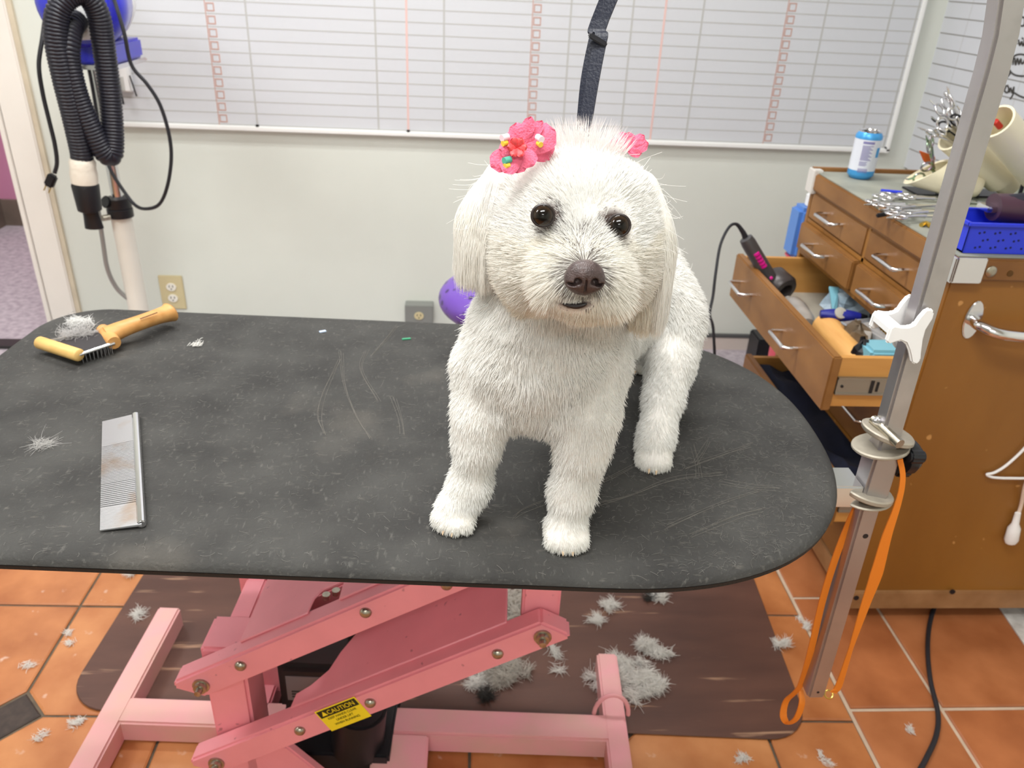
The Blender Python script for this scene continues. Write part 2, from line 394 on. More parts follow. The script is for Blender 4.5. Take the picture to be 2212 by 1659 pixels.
def shared(name, mesh_o, locs, parent):
    """copies of one flat piece at several places"""
    first = True
    for p in locs:
        o = mesh_o if first else place(name, mesh_o.data, parent)
        first = False; o.matrix_parent_inverse = PINV[parent.name]; o.location = p
zs_ = []; zl = 0.7665
while zl < WBZ1 - 0.02: zs_.append((0, 0, zl)); zl += 0.0358
shared('ruled_line', MB().bb(WBX0 + 0.002, WBX1 - 0.002, yb - 0.0004, yb, -0.0017, 0.0017).build('ruled_line', INKG, t), zs_, t)
shared('column_line', MB().bb(-0.0028, 0.0028, yb - 0.0006, yb, WBZ0 + 0.012, WBZ1 - 0.012).build('column_line', INKG, t), [(x, 0, 0) for x in (-0.667, -0.281, -0.071, 0.318, 0.510, 0.729, 1.117, 1.325, WBX1 - 0.009)], t)
shared('pink_line', MB().bb(-0.0032, 0.0032, yb - 0.0007, yb, WBZ0 + 0.012, WBZ1 - 0.012).build('pink_line', INKP, t), [(-0.1855, 0, 0), (0.6105, 0, 0)], t)
a_, w_ = 0.0122, 0.0036; cbx = MB()
vs_ = [(sx * q, yb - 0.0009, sz * q) for q in (a_, a_ - w_) for sx, sz in ((-1, -1), (1, -1), (1, 1), (-1, 1))]
cbx.add(vs_ + [(x, yb, z) for x, y, z in vs_], [(k, (k + 1) % 4, 4 + (k + 1) % 4, 4 + k) for k in range(4)] + [(k, (k + 1) % 4, 8 + (k + 1) % 4, 8 + k) for k in range(4)])
shared('checkbox', cbx.build('checkbox', INKB, t), [(x, 0, z[2] + 0.018) for x in (-0.772, 0.215, 1.008) for z in zs_[:-1]], t)
shared('box_column_line', MB().bb(-0.0015, 0.0015, yb - 0.0005, yb, WBZ0 + 0.012, WBZ1 - 0.012).build('box_column_line', INKB, t), [(x - 0.015, 0, 0) for x in (-0.772, 0.215, 1.008)], t)
for x in (-0.667, -0.1855, 1.418): MB().box((x, yb - 0.003, WBZ0 + 0.013), (0.012, 0.006, 0.009)).build('frame_clip', BLACKP, t, bevel=0.002)
# whiteboard on the right wall
xb = XR - 0.012
t = thing('side_whiteboard', 'ruled whiteboard with black handwriting on the right wall above the cabinet', 'whiteboard', (xb, 1.9, 0.85))
e0 = PX(1974, 292, xb); YB1 = e0.y + 0.01
MB().bb(xb, XR, 1.05, YB1, 0.70, 1.9).build('panel', BOARD, t)
MB().bb(xb - 0.006, XR, YB1, YB1 + 0.022, 0.70, 1.9).build('frame_rail', mat('yellowed trim', (220, 212, 190), 0.5, var=0.06, scale=20), t)
zz = [PX(*q, xb).z for q in ((2053, 3), (2044, 38), (2036, 71), (2026, 104), (2017, 136), (2008, 168), (2000, 201), (1990, 230), (1981, 262), (1974, 292))]
dz = (zz[0] - zz[-1]) / 9
for k in range(-8, 16):
    z = zz[-1] + dz * k
    if 0.72 < z < 1.88: MB().bb(xb - 0.0005, xb, 1.06, YB1 - 0.005, z - 0.0016, z + 0.0016).build('ruled_line', mat('dark grey ruling', (140, 138, 134), 0.5), t)
for y in (YB1 - 0.14, YB1 - 0.47, YB1 - 0.80): MB().bb(xb - 0.0004, xb, y - 0.002, y + 0.002, 0.72, 1.88).build('column_line', mat('faint ruling', (198, 198, 200), 0.5), t)
wr = MB()
def stroke(px, w=0.0022): wr.tube([PX(u, v, xb - 0.0012) for u, v in spline2(px)], w, 6)
def spline2(px): return [(p.x, p.y) for p in spline([Vector((u, v, 0)) for u, v in px], 5)]
for s in ([(2200, 86), (2203, 98), (2207, 90), (2210, 99), (2214, 88)], [(2213, 86), (2214, 98), (2220, 98)], [(2208, 82), (2210, 84)],
          [(2192, 125), (2194, 140), (2198, 126), (2201, 139), (2205, 127), (2208, 138), (2216, 126)], [(2188, 140), (2190, 122), (2206, 117), (2224, 124), (2232, 140)],
          [(2180, 150), (2186, 158), (2196, 163), (2212, 164), (2226, 160)], [(2176, 166), (2182, 158), (2180, 150)],
          [(2174, 184), (2170, 196), (2176, 200), (2179, 192), (2176, 184)], [(2180, 200), (2183, 190), (2186, 200), (2190, 188), (2188, 204), (2182, 214)], [(2190, 200), (2204, 208), (2224, 214)],
          [(2206, 36), (2214, 40), (2212, 54), (2206, 56)]): stroke(s)
wr.build('handwriting', INKD, t)

# outlets
def outlet(name, label, p, w, h, m1, m2, deep=0.006, n=2):
    t = thing(name, label, 'outlet', (p.x, YW, p.z - h / 2))
    MB().bb(p.x - w / 2, p.x + w / 2, YW - deep, YW, p.z - h / 2, p.z + h / 2).build('cover_plate', m1, t, bevel=0.002)
    for k in range(n):
        zc = p.z + (0.021 if k == 0 else -0.021) * (1 if n == 2 else 0)
        s = MB().prism([(0.017 * math.cos(a), 0.0145 * math.sin(a)) for a in [i * math.pi / 8 for i in range(16)]], lambda a_, b_, tt: (p.x + a_, tt, zc + b_), YW - deep - 0.003, YW - deep)
        f = s.build('socket', m2, t)
        h_ = MB()
        for dx in (-0.006, 0.006): h_.bb(p.x + dx - 0.0012, p.x + dx + 0.0012, YW - deep - 0.0035, YW - deep - 0.002, zc - 0.001, zc + 0.007)
        h_.cyl((p.x, YW - deep - 0.0035, zc - 0.007), (p.x, YW - deep - 0.002, zc - 0.007), 0.0025, seg=8)
        h_.build('slots', BLACKP, f)
    return t
outlet('wall_outlet', 'beige duplex wall outlet below the dryer stand', PY(372, 632, YW - 0.006), 0.082, 0.125, BEIGE, OUTW)
outlet('surface_outlet', 'grey metal surface-mounted outlet box just behind the table edge', PY(905, 682, YW - 0.05), 0.10, 0.075, GREYB, BEIGE, deep=0.05, n=1)

# ---------------------------------------------------------------- floor mat
MA = math.radians(-3.7); MC = Vector((-0.035, 1.012, 0))
def mloc(a, b_, z): return (MC.x + a * math.cos(MA) - b_ * math.sin(MA), MC.y + a * math.sin(MA) + b_ * math.cos(MA), z)
tag(MB().prism(rrect(-0.70, 0.70, 0.0, 0.80, 0.085), mloc, 0.001, 0.005).build('floor_mat', MATB, bevel=0.0015, bseg=1), 'brown vinyl floor mat with rounded corners under the pink table base', 'mat')
tag(MB().prism([(PZ(u, v, 0.003).x, PZ(u, v, 0.003).y) for u, v in ((2150, 1300), (2225, 1410), (2330, 1410), (2330, 1240), (2110, 1240))], XY, 0.0008, 0.004).build('marbled_mat', MARBLE), 'white marbled vinyl sheet lying at the foot of the wooden cabinet', 'mat')
# ---------------------------------------------------------------- pink grooming table
TH = math.radians(-3.3); cT, sT = math.cos(TH), math.sin(TH)
def W(x, y, z): return Vector((x * cT - y * sT, x * sT + y * cT, z))          # table axes -> world
def PL(u, v, yl):                                                            # pixel ray to the table's own plane y = yl, in table axes
    d = ray(u, v); dx = d[0] * cT + d[1] * sT; dy = -d[0] * sT + d[1] * cT; k = yl / dy
    return Vector((dx * k, yl, d[2] * k + CAMZ))
ZT = 0.75
T = thing('grooming_table', 'charcoal-topped grooming table on a pink scissor lift that the white dog stands on', 'table', W(-0.15, 0.96, 0), TH)
def outline(n=64):
    pts = []
    cx, cy, a, b_ = 0.10, 0.8685, 0.302, 0.2965
    for k in range(n + 1):
        an = -math.pi / 2 + math.pi * k / n; e = 2 / 2.35
        pts.append((cx + a * abs(math.cos(an)) ** e, cy + b_ * math.copysign(abs(math.sin(an)) ** e, math.sin(an))))
    for (px, py, a0) in ((-0.61, 1.075, 90), (-0.61, 0.662, 180)):
        for k in range(13):
            an = math.radians(a0 + 90 * k / 12); pts.append((px + 0.09 * math.cos(an), py + 0.09 * math.sin(an)))
    return pts
OUT = outline()
def inset(pts, d):
    n = len(pts); out = []
    for i in range(n):
        (x0, y0), (x1, y1) = pts[i - 1], pts[(i + 1) % n]; tx, ty = x1 - x0, y1 - y0; l = math.hypot(tx, ty) or 1
        out.append((pts[i][0] - ty / l * d, pts[i][1] + tx / l * d))
    return out
def rings(prof, cap_top=True, cap_bot=True):
    b = MB(); vs = []; n = len(OUT)
    for d, z in prof: vs += [W(x, y, z) for x, y in inset(OUT, d)]
    fs = [(i * n + k, i * n + (k + 1) % n, (i + 1) * n + (k + 1) % n, (i + 1) * n + k) for i in range(len(prof) - 1) for k in range(n)]
    if cap_top: fs.append(tuple(range(n))[::-1])
    if cap_bot: fs.append(tuple(range((len(prof) - 1) * n, len(prof) * n)))
    return b.add(vs, fs)
rings([(0.040, ZT), (0.018, ZT - 0.0006), (0.010, ZT - 0.002), (0.004, ZT - 0.005), (0.001, ZT - 0.0085), (0.0, ZT - 0.0115), (0.002, ZT - 0.0125)]).build('tabletop', TOP, T, smooth=True, angle=60)
rings([(0.003, ZT - 0.0126), (0.001, ZT - 0.0132), (0.001, ZT - 0.0175), (0.010, ZT - 0.0185)]).build('edge_trim', EDGE, T, smooth=True)
# frame under the top
def tb(x0, x1, y0, y1, z0, z1, mb=None):
    b = mb or MB(); vs = [W(x, y, z) for x in (x0, x1) for y in (y0, y1) for z in (z0, z1)]
    return b.add(vs, [(0, 1, 3, 2), (4, 6, 7, 5), (0, 4, 5, 1), (2, 3, 7, 6), (0, 2, 6, 4), (1, 5, 7, 3)])
for q in ((-0.58, 0.275, 0.640, 0.675), (-0.58, 0.275, 1.05, 1.085), (-0.58, -0.545, 0.675, 1.05), (0.24, 0.275, 0.675, 1.05), (0.09, 0.15, 0.675, 1.05)):
    tb(q[0], q[1], q[2], q[3], ZT - 0.055, ZT - 0.0187).build('top_frame_bar', PINK, T, bevel=0.004)
# lift arms: a parallelogram of two front and two rear arms
YA = 0.83
bUL, bLL, bLR = PL(435, 1480, YA), PL(468, 1648, YA), PL(1172, 1375, YA)
bLL.x = bUL.x = (bUL.x + bLL.x) / 2
ad = Vector((bLR.x - bLL.x, 0, bLR.z - bLL.z)); AL = ad.length; ad.normalize(); an_ = Vector((-ad.z, 0, ad.x))
def arm_pt(base, s, n, y): p = base + ad * s + an_ * n; return W(p.x, y, p.z)
def arm(base, y0, y1, ext=0.0):
    hh = 0.024; poly = [(-0.012, -hh), (AL + 0.032 + ext, -hh), (AL + 0.035 + ext, -hh + 0.008), (AL + 0.010 + ext, hh), (-0.034, hh), (-0.042, hh - 0.012)]
    return MB().prism(poly, lambda a, b_, t: arm_pt(base, a, b_, t), y0, y1).build('lift_arm', PINK, T, bevel=0.004)
AD = 0.034; YR = YA + 0.29
fa = [arm(bUL, YA, YA + AD), arm(bLL, YA, YA + AD)]
ra = [arm(bUL, YR, YR + AD), arm(bLL, YR, YR + AD)]
def bolt(base, s, r, parent, big=False, n=0.0):
    c = arm_pt(base, s, n, YA); ax = W(0, -1, 0) - W(0, 0, 0)
    prof = [(r * 1.5, 0), (r * 1.5, 0.003), (r * 1.15, 0.0035), (r * 1.1, 0.009), (r * 0.65, 0.0095), (r * 0.6, 0.017), (0.001, 0.018)] if big else [(r, 0), (r, 0.002), (r * 0.86, 0.0045), (r * 0.5, 0.0065), (0.001, 0.0072)]
    MB().lathe(c, ax, prof, 16).build('bolt', BOLT, parent, smooth=True)
def proj_s(base, u, v): p = PL(u, v, YA) - base; return p.dot(ad), p.dot(an_)
for base, lst, pa in ((bUL, [(520, 1437), (790, 1322), (965, 1262)], fa[0]), (bLL, [(648, 1577), (800, 1517), (1075, 1411)], fa[1])):
    for u, v in lst: s, n_ = proj_s(base, u, v); bolt(base, s, 0.0085, pa, n=n_)
bolt(bUL, 0, 0.0085, fa[0], True); bolt(bLL, 0, 0.0085, fa[1], True); bolt(bLL, AL, 0.0085, fa[1], True)
# sheet plates lying on the arms
def plate(base, poly, n0, name): return MB().prism(poly, lambda a, b_, t: arm_pt(base, a, t, b_), n0 - 0.002, n0 + 0.002).build(name, PINK, T, bevel=0.0015, bseg=1)
su = proj_s(bUL, 487, 1395)[0]
sn0, sn1 = proj_s(bUL, 640, 1325)[0], proj_s(bUL, 705, 1300)[0]
plate(bUL, [(su, YA + AD - 0.010), (sn0 - 0.004, YA + AD - 0.010), (sn0, YA + AD + 0.018), (sn0 + 0.012, YA + AD + 0.03), (sn1, YA + AD + 0.03), (sn1, YA + AD - 0.010), (AL - 0.06, YA + AD - 0.010), (AL - 0.06, YR), (su + 0.01, YR)], 0.026, 'upper_plate')
sl = proj_s(bLL, 600, 1540)[0]; se = proj_s(bLL, 1080, 1352)[0]
plate(bLL, [(sl, YA + AD - 0.010), (se, YA + AD - 0.010), (se, YR), (sl + 0.20, YR), (sl + 0.17, YR - 0.06), (sl + 0.12, YR - 0.13), (sl + 0.075, YA + AD + 0.07), (sl + 0.06, YA + AD + 0.04), (sl + 0.03, YA + AD + 0.022), (sl + 0.004, YA + AD + 0.016)], 0.026, 'lower_plate')
for s in (0.35, 0.7):
    c = arm_pt(bUL, sn0 * (1 - s) + sn1 * s, 0.020, YA + AD + 0.016); MB().cyl(c, c + Vector((0, 0, 0.008)), 0.006, seg=10).build('lock_bolt', BOLT, T)
tb(bUL.x + sn0 * ad.x, bUL.x + sn1 * ad.x, YA + AD, YA + AD + 0.03, bUL.z + sn0 * ad.z - 0.02, bUL.z + sn0 * ad.z - 0.01).build('lock_bracket', PINK, T)
# uprights at both ends
for y0, y1 in ((YA + AD + 0.003, YA + AD + 0.075), (YR - 0.075, YR - 0.003)):
    tb(bUL.x - 0.012, bUL.x + 0.052, y0, y1, 0.03, bUL.z + 0.035).build('base_upright', PINK, T, bevel=0.005)
tb(bUL.x + 0.005, bUL.x + 0.04, YA + AD + 0.075, YR - 0.075, bUL.z - 0.02, bUL.z + 0.02).build('cross_beam', PINK, T, bevel=0.004)
tb(bUL.x - 0.02, bUL.x + 0.03, YA + AD + 0.003, YR - 0.003, 0.001, 0.05).build('base_cross_beam', PINK, T, bevel=0.004)
for y0, y1 in ((YA + AD + 0.003, YA + AD + 0.045), (YR - 0.045, YR - 0.003)):
    tb(bLR.x - 0.03, bLR.x + 0.025, y0, y1, bLR.z - 0.03, ZT - 0.055).build('top_upright', PINK, T, bevel=0.004)
g = MB().prism([(0.052, 0.03), (0.13, 0.03), (0.10, 0.045), (0.07, 0.08), (0.055, 0.125)], lambda a, b_, t: W(bUL.x + a, t, b_), YA + AD + 0.02, YA + AD + 0.028)
g.build('gusset', PINK, T, bevel=0.002)
# base on the floor
by0, by1 = 0.952, 1.008
tb(-0.655, 0.225, by0, by1, 0.001, 0.05).build('base_rail', PINKD, T, bevel=0.004)
tb(-0.69, -0.645, 0.62, 1.235, 0.001, 0.051).build('base_foot', PINKD, T, bevel=0.004)
tb(0.21, 0.25, 0.62, 1.155, 0.001, 0.051).build('base_foot', PINKD, T, bevel=0.004)
pa, pb = PL(812, 1592, by0 - 0.002), PL(926, 1600, by0 - 0.002)
MB().add([W(pa.x, by0 - 0.001, 0.05), W(pb.x, by0 - 0.001, 0.05), W(pb.x + 0.004, 0.84, 0.02), W(pa.x - 0.004, 0.84, 0.02), W(pa.x, by0 - 0.001, 0.02), W(pb.x, by0 - 0.001, 0.02), W(pb.x + 0.004, 0.84, 0.003), W(pa.x - 0.004, 0.84, 0.003)],
         [(0, 1, 2, 3), (4, 7, 6, 5), (0, 4, 5, 1), (1, 5, 6, 2), (2, 6, 7, 3), (3, 7, 4, 0)]).build('pedal_plate', PINKD, T, bevel=0.003)
rg = [W(0.235 + 0.0, 1.0, 0.05)]
c0 = PL(1300, 1545, 1.02)
MB().tube([W(c0.x + 0.035 * math.cos(a) * 0.9 + 0.015, 1.012, 0.045 + 0.05 * math.sin(a)) for a in [math.pi * k / 12 for k in range(13)]], 0.004, 8).build('cord_loop', PINKD, T, smooth=True)
# motor and gas spring between the arms
mx = bUL.x
tb(mx + 0.075, mx + 0.20, 0.93, 1.07, 0.115, 0.225).build('motor_housing', DARKM, T, bevel=0.01)
tb(mx + 0.09, mx + 0.17, 0.9285, 0.93, 0.15, 0.205).build('motor_label', LABELG, T)
q = MB()
for k in range(3): tb(mx + 0.098, mx + 0.125 + 0.012 * (k % 2), 0.9275, 0.9285, 0.158 + 0.006 * k, 0.1605 + 0.006 * k, q)
q.build('label_print', INKD, T)
MB().cyl(W(mx + 0.22, 1.0, 0.10), W(mx + 0.20, 1.0, 0.30), 0.028, 0.026).build('actuator', DARKM, T, smooth=True)
MB().cyl(W(mx + 0.20, 0.93, 0.04), W(mx + 0.21, 0.93, 0.14), 0.045, 0.045, 20).build('pump', BLACKP, T, bevel=0.005)
tb(mx + 0.06, mx + 0.26, 0.90, 1.05, 0.012, 0.055).build('motor_bracket', BLACKP, T, bevel=0.004)
MB().cyl(W(mx - 0.03, 0.955, 0.085), W(mx - 0.02, 0.955, 0.06), 0.012).build('foot_switch', BLACKP, T)
g2 = MB().prism([(0.03, -0.035), (0.16, -0.035), (0.10, 0.04), (0.03, 0.04)], lambda a, b_, t: W(bLL.x + a, t, max(0.002, bLL.z - 0.045 + b_)), YA + AD + 0.003, YA + AD + 0.02)
g2.build('arm_bracket', PINK, T, bevel=0.003)
# caution decal on the lower arm
s0, n0_ = proj_s(bLL, 672, 1548); s1 = proj_s(bLL, 752, 1515)[0]
ML = Matrix.Identity(3)
def decal(poly, off): return MB().add([arm_pt(bLL, a, b_, YA - off) for a, b_ in poly], [tuple(range(len(poly)))])
da, db = s0 + 0.010, s1 + 0.014
dsk = -0.012  # the decal sits slightly askew
def dq(a0, a1, b0, b1, off): return decal([(a0 + dsk * 0, b0), (a1, b0), (a1, b1), (a0, b1)], off)
dd = MB().prism([(da, -0.0235), (db, -0.0235), (db, 0.0235), (da, 0.0235)], lambda a, b_, t: arm_pt(bLL, a, b_, t), YA - 0.0006, YA - 0.0001).build('caution_label', YELLOW, fa[1])
dq(da + 0.002, db - 0.002, 0.0065, 0.0215, 0.0008).build('caution_band', BLACKI, dd)
def text(body, a, b_, size, mt, parent, off, sx=1.0):
    cu = bpy.data.curves.new('caution_text', 'FONT'); cu.body = body; cu.size = size; cu.align_x = 'CENTER'; cu.align_y = 'CENTER'; cu.extrude = 0.00005
    cu.materials.append(mt)
    me = bpy.data.meshes.new_from_object(bpy.data.objects.new('tmp', cu)); me.name = 'caution_text'
    p = arm_pt(bLL, a, b_, YA - off)
    ex = (arm_pt(bLL, 1, 0, 0) - arm_pt(bLL, 0, 0, 0)) * sx; ez = arm_pt(bLL, 0, 1, 0) - arm_pt(bLL, 0, 0, 0); ey = ex.cross(ez).normalized()
    me.transform(Matrix(((ex.x, ez.x, ey.x, p.x), (ex.y, ez.y, ey.y, p.y), (ex.z, ez.z, ey.z, p.z), (0, 0, 0, 1))))
    me.materials.clear(); me.materials.append(mt)
    return place('caution_text', me, parent)
dm_ = (da + db) / 2
text('\u25B2CAUTION', dm_, 0.0138, 0.0125, YELLOW, dd, 0.0012, 0.86)
for k, s in enumerate(('KEEP HANDS CLEAR', 'UNDER LIFT', 'WHEN RUNNING')): text(s, dm_, 0.0018 - 0.0075 * k, 0.0062, BLACKI, dd, 0.0010, 0.9)

# ---------------------------------------------------------------- grooming arm clamped to the table end
PXc, PYc = 0.4900, 0.760
GA = thing('grooming_post', 'square steel grooming arm post clamped to the right end of the table', 'grooming arm', (PXc, PYc, 0.372))
R_ = 0.27; zb = 1.185
PXt = PXc - 0.007
path = [(PXc + 0.006, PYc, 0.372), (PXc, PYc, 0.75), (PXc - 0.003, PYc, 0.90), (PXt, PYc, zb)] + [(PXt - R_ * (1 - math.cos(a)), PYc, zb + R_ * math.sin(a)) for a in [math.pi / 2 * k / 14 for k in range(1, 15)]] + [(0.16, PYc, zb + R_)]
MB().ribbon(path, Vector((0, 0.0235, 0)), 0.0235).build('post', STEEL, GA, bevel=0.003, bseg=2, angle=50)
MB().cyl((PXc + 0.004, PYc - 0.0121, 0.655), (PXc + 0.004, PYc - 0.0115, 0.655), 0.0035, seg=10).build('pin_hole', BLACKP, GA); MB().cyl((PXc + 0.006, PYc - 0.0121, 0.385), (PXc + 0.006, PYc - 0.0115, 0.385), 0.002, seg=8).build('pin_hole', BLACKP, GA)
za, zb_ = PY(1905, 945, PYc).z, PY(1872, 1070, PYc).z
MB().bb(PXc - 0.0155, PXc + 0.0155, PYc - 0.0155, PYc + 0.0155, zb_ + 0.004, za - 0.010).build('clamp_sleeve', STEEL, GA, bevel=0.003)
COLM = mat('grey cast plate', (168, 160, 146), 0.5, 0.4, var=0.1, scale=60)
def plate_at(z, h, dx=0.0, r=0.028, tilt=0.0):
    mbp = MB().prism([(r * 1.15 * math.cos(a), r * math.sin(a)) for a in [2 * math.pi * k / 28 for k in range(28)]], lambda a, b_, t: (PXc + dx + a, PYc + b_, z + t + a * tilt), -h / 2, h / 2)
    return mbp.build('clamp_plate', COLM, GA, bevel=0.0015, bseg=1)
plate_at(za + 0.006, 0.007, 0.0, 0.027, -0.25); plate_at(za - 0.012, 0.005, -0.004, 0.028, 0.1)
plate_at(zb_ + 0.006, 0.007, -0.004, 0.028, -0.2); plate_at(zb_ - 0.004, 0.004, -0.002, 0.026, 0.05)
tx, ty, tz = 0.385, 0.80, 0.700
MB().bb(0.36, PXc - 0.016, PYc - 0.013, PYc + 0.03, 0.698, 0.728).build('clamp_bar', CHROME, GA, bevel=0.002)
MB().bb(0.355, 0.415, PYc - 0.03, PYc + 0.05, 0.69, 0.7145).build('clamp_jaw', STEEL, GA, bevel=0.003)
pn = PY(1925, 942, PYc - 0.02)
MB().cyl((pn.x - 0.008, PYc + 0.01, pn.z + 0.004), (pn.x + 0.004, PYc - 0.034, pn.z - 0.002), 0.0058, seg=14).build('locking_pin', BOLT, GA, smooth=True, angle=50)
pn2 = PY(1890, 910, PYc); MB().lathe((PXc - 0.013, PYc, pn2.z), (-1, 0, 0), [(0.004, 0), (0.0055, 0.004), (0.003, 0.008), (0.0005, 0.009)], 12).build('stud', CHROME, GA, smooth=True)
kn = PY(1955, 985, PYc)
MB().lathe((PXc + 0.018, PYc, kn.z), (1, 0, 0), [(0.006, 0), (0.006, 0.008), (0.020, 0.009), (0.021, 0.018), (0.016, 0.024), (0.001, 0.0245)], 14).build('clamp_knob', BLACKP, GA, smooth=True, angle=50)
for k in range(3):
    a = 2 * math.pi * k / 3 + 0.5; MB().cyl((PXc + 0.022, PYc + 0.019 * math.cos(a), kn.z + 0.019 * math.sin(a)), (PXc + 0.040, PYc + 0.019 * math.cos(a), kn.z + 0.019 * math.sin(a)), 0.009, seg=12).build('knob_lobe', BLACKP, GA, bevel=0.003)

# leash: two dark strands hanging from the arm to the dog's neck
LS = thing('leash_strap', 'dark navy nylon leash strap hanging from above behind the dog\'s head', 'leash', (0.20, PYc, 1.40))
top = Vector((0.205, PYc, zb + R_ - 0.014)); bot = PY(1258, 300, 0.715); mid = PY(1290, 100, 0.735); mid2 = PY(1322, -10, 0.745)
wv = (PY(1300, 100, 0.73) - PY(1270, 100, 0.73))
def strand(du, w, nm, dy):
    pts = [PY(1253 + du * 0.5, 330, 0.705 + dy), PY(1262 + du * 0.6, 262, 0.715 + dy), PY(1275 + du, 170, 0.725 + dy), PY(1293 + du, 80, 0.735 + dy), PY(1314 + du, 0, 0.745 + dy), top + Vector((0.004 * du / 6, dy, 0))]
    MB().ribbon(spline(pts, 6), Vector((0.0105 * w, -0.004, 0.001)), 0.0022).build(nm, STRAP, LS)
strand(6, 1.0, 'strap_strand', 0.0); strand(-9, 0.75, 'strap_strand', 0.006)
p0 = PY(1291, 86, 0.733); MB().box(p0, (0.017, 0.009, 0.0045), Matrix.Rotation(0.45, 3, 'Y')).build('slide_keeper', BLACKR, LS, bevel=0.001)
MB().tube([top + Vector((0.016 * math.sin(a), 0, 0.012 + 0.020 * math.cos(a))) for a in [2 * math.pi * k / 20 for k in range(21)]], 0.002, 8, cap=False).build('hanging_ring', CHROME, LS, smooth=True)

# orange strap over the clamp
OS = thing('orange_strap', 'orange webbing strap hanging in a loop from the table clamp', 'strap', (PXc, PYc, 0.35))
def rib_px(name, pts, widths, mt, parent, thick=0.0016):
    cs = spline([PY(u, v, y) for u, v, y in pts], 6); k = len(cs); ws = []
    for i in range(k):
        t = i / (k - 1) * (len(widths) - 1); a = int(min(t, len(widths) - 2)); wl = widths[a] * (1 - (t - a)) + widths[a + 1] * (t - a)
        tg = (cs[min(i + 1, k - 1)] - cs[max(i - 1, 0)]).normalized(); sd = tg.cross(Vector((0, 1, 0.3))).normalized(); ws.append(sd * wl)
    return MB().ribbon(cs, ws, thick).build(name, mt, parent)
rib_px('strap_tail', [(1944, 992, .742), (1950, 1030, .741), (1942, 1080, .742), (1915, 1160, .745), (1893, 1240, .75), (1868, 1310, .755), (1838, 1400, .76), (1812, 1480, .765), (1800, 1496, .765)], [0.006, 0.006, 0.007, 0.012, 0.016, 0.012, 0.006, 0.010, 0.012], ORANGE, OS)
rib_px('strap_loop', [(1856, 1082, .765), (1834, 1130, .765), (1803, 1210, .765), (1776, 1300, .765), (1752, 1403, .765), (1731, 1475, .77), (1718, 1495, .775), (1698, 1515, .78), (1692, 1545, .775), (1702, 1562, .77), (1720, 1552, .765), (1732, 1520, .765), (1730, 1490, .775)], [0.008, 0.009, 0.009, 0.009, 0.009, 0.008, 0.008, 0.009, 0.010, 0.009, 0.009, 0.009, 0.006], ORANGE, OS)
pr_ = PY(1790, 1500, .765); MB().tube([pr_ + Vector((0.006 * math.cos(a), 0.004 * math.sin(a), 0.004 * math.sin(a))) for a in [2 * math.pi * k / 14 for k in range(15)]], 0.0012, 6, cap=False).build('metal_ring', BRASS, OS)

# white plastic clip straddling the post
CL = thing('plastic_clip', 'white butterfly-shaped plastic clip gripping the grooming arm post', 'clip', (PXc - 0.02, PYc - 0.02, 0.88))
cp = [(1921, 745), (1914, 739), (1925, 708), (1933, 703), (1950, 706), (1964, 706), (1976, 701), (1986, 686), (2001, 669), (2013, 667), (2020, 675), (2016, 690), (2001, 714), (1995, 735), (1991, 765), (1990, 780), (1980, 789), (1969, 784), (1964, 759), (1957, 742), (1945, 737), (1932, 741)]
yc = PYc - 0.0215
P3 = [PY(u, v, yc) for u, v in cp]; poly = [(p.x, p.z) for p in P3]
f1 = MB().prism(poly, lambda a, b_, t: (a, t, b_), yc, yc + 0.006).build('front_jaw', WHITEP, CL, bevel=0.0018, smooth=True)
f2 = MB().prism(poly, lambda a, b_, t: (a, t, b_), yc + 0.038, yc + 0.044).build('back_jaw', WHITEP, CL, bevel=0.0018, smooth=True)
h0 = PY(1938, 720, yc); MB().bb(h0.x - 0.008, h0.x + 0.008, yc + 0.004, yc + 0.040, h0.z - 0.003, h0.z + 0.005).build('hinge', WHITEP, CL, bevel=0.001)
sp = PY(1917, 716, yc + 0.02); MB().tube([(sp.x + 0.003 * math.cos(a), yc + 0.010 + 0.022 * a / 25, sp.z + 0.003 * math.sin(a)) for a in [k * 0.5 for k in range(50)]], 0.0007, 5).build('spring', BRASS, CL)

# ---------------------------------------------------------------- comb on the table
CB = thing('steel_comb', 'long-toothed steel comb lying flat on the charcoal tabletop', 'comb', PZ(262, 1020, ZT))
s0_, s1_ = PZ(306, 1133, ZT + 0.005), PZ(293, 896, ZT + 0.005); e0_, e1_ = PZ(216, 1145, ZT + 0.003), PZ(221, 912, ZT + 0.003)
ax_ = (s1_ - s0_); ln = ax_.length; ax_.normalize()
MB().cyl(s0_, s1_, 0.0045, seg=14).build('spine', CHROME, CB, bevel=0.001)
teeth = MB(); k = 0.0
while k < 1.0:
    a = s0_.lerp(s1_, k); c = e0_.lerp(e1_, k)
    if k < 0.36 and k > 0.16: w, st = 0.0021, 0.0036
    elif k <= 0.16: w, st = 0.0019, 0.0020
    elif k < 0.72: w, st = 0.0019, 0.0030
    else: w, st = 0.0017, 0.0021
    d = (c - a); m_ = a + d * 0.5; tdir = d.normalized()
    vs = []
    for p, hw, hz in ((a, w / 2, 0.0011), (c, w / 2 * 0.8, 0.0006)):
        for sx, sz in ((-1, -1), (1, -1), (1, 1), (-1, 1)): vs.append(p + ax_ * sx * hw + Vector((0, 0, sz * hz)))
    teeth.add(vs, [(0, 1, 2, 3), (7, 6, 5, 4), (0, 4, 5, 1), (1, 5, 6, 2), (2, 6, 7, 3), (3, 7, 4, 0)]); k += st / ln
COMBM = mat('comb steel', (196, 197, 199), 0.38, 0.75); layer(COMBM, (170, 130, 80), 22, 0.55, 0.72, detail=3, amount=0.55)
tt = teeth.build('teeth', COMBM, CB); tt['kind'] = 'stuff'

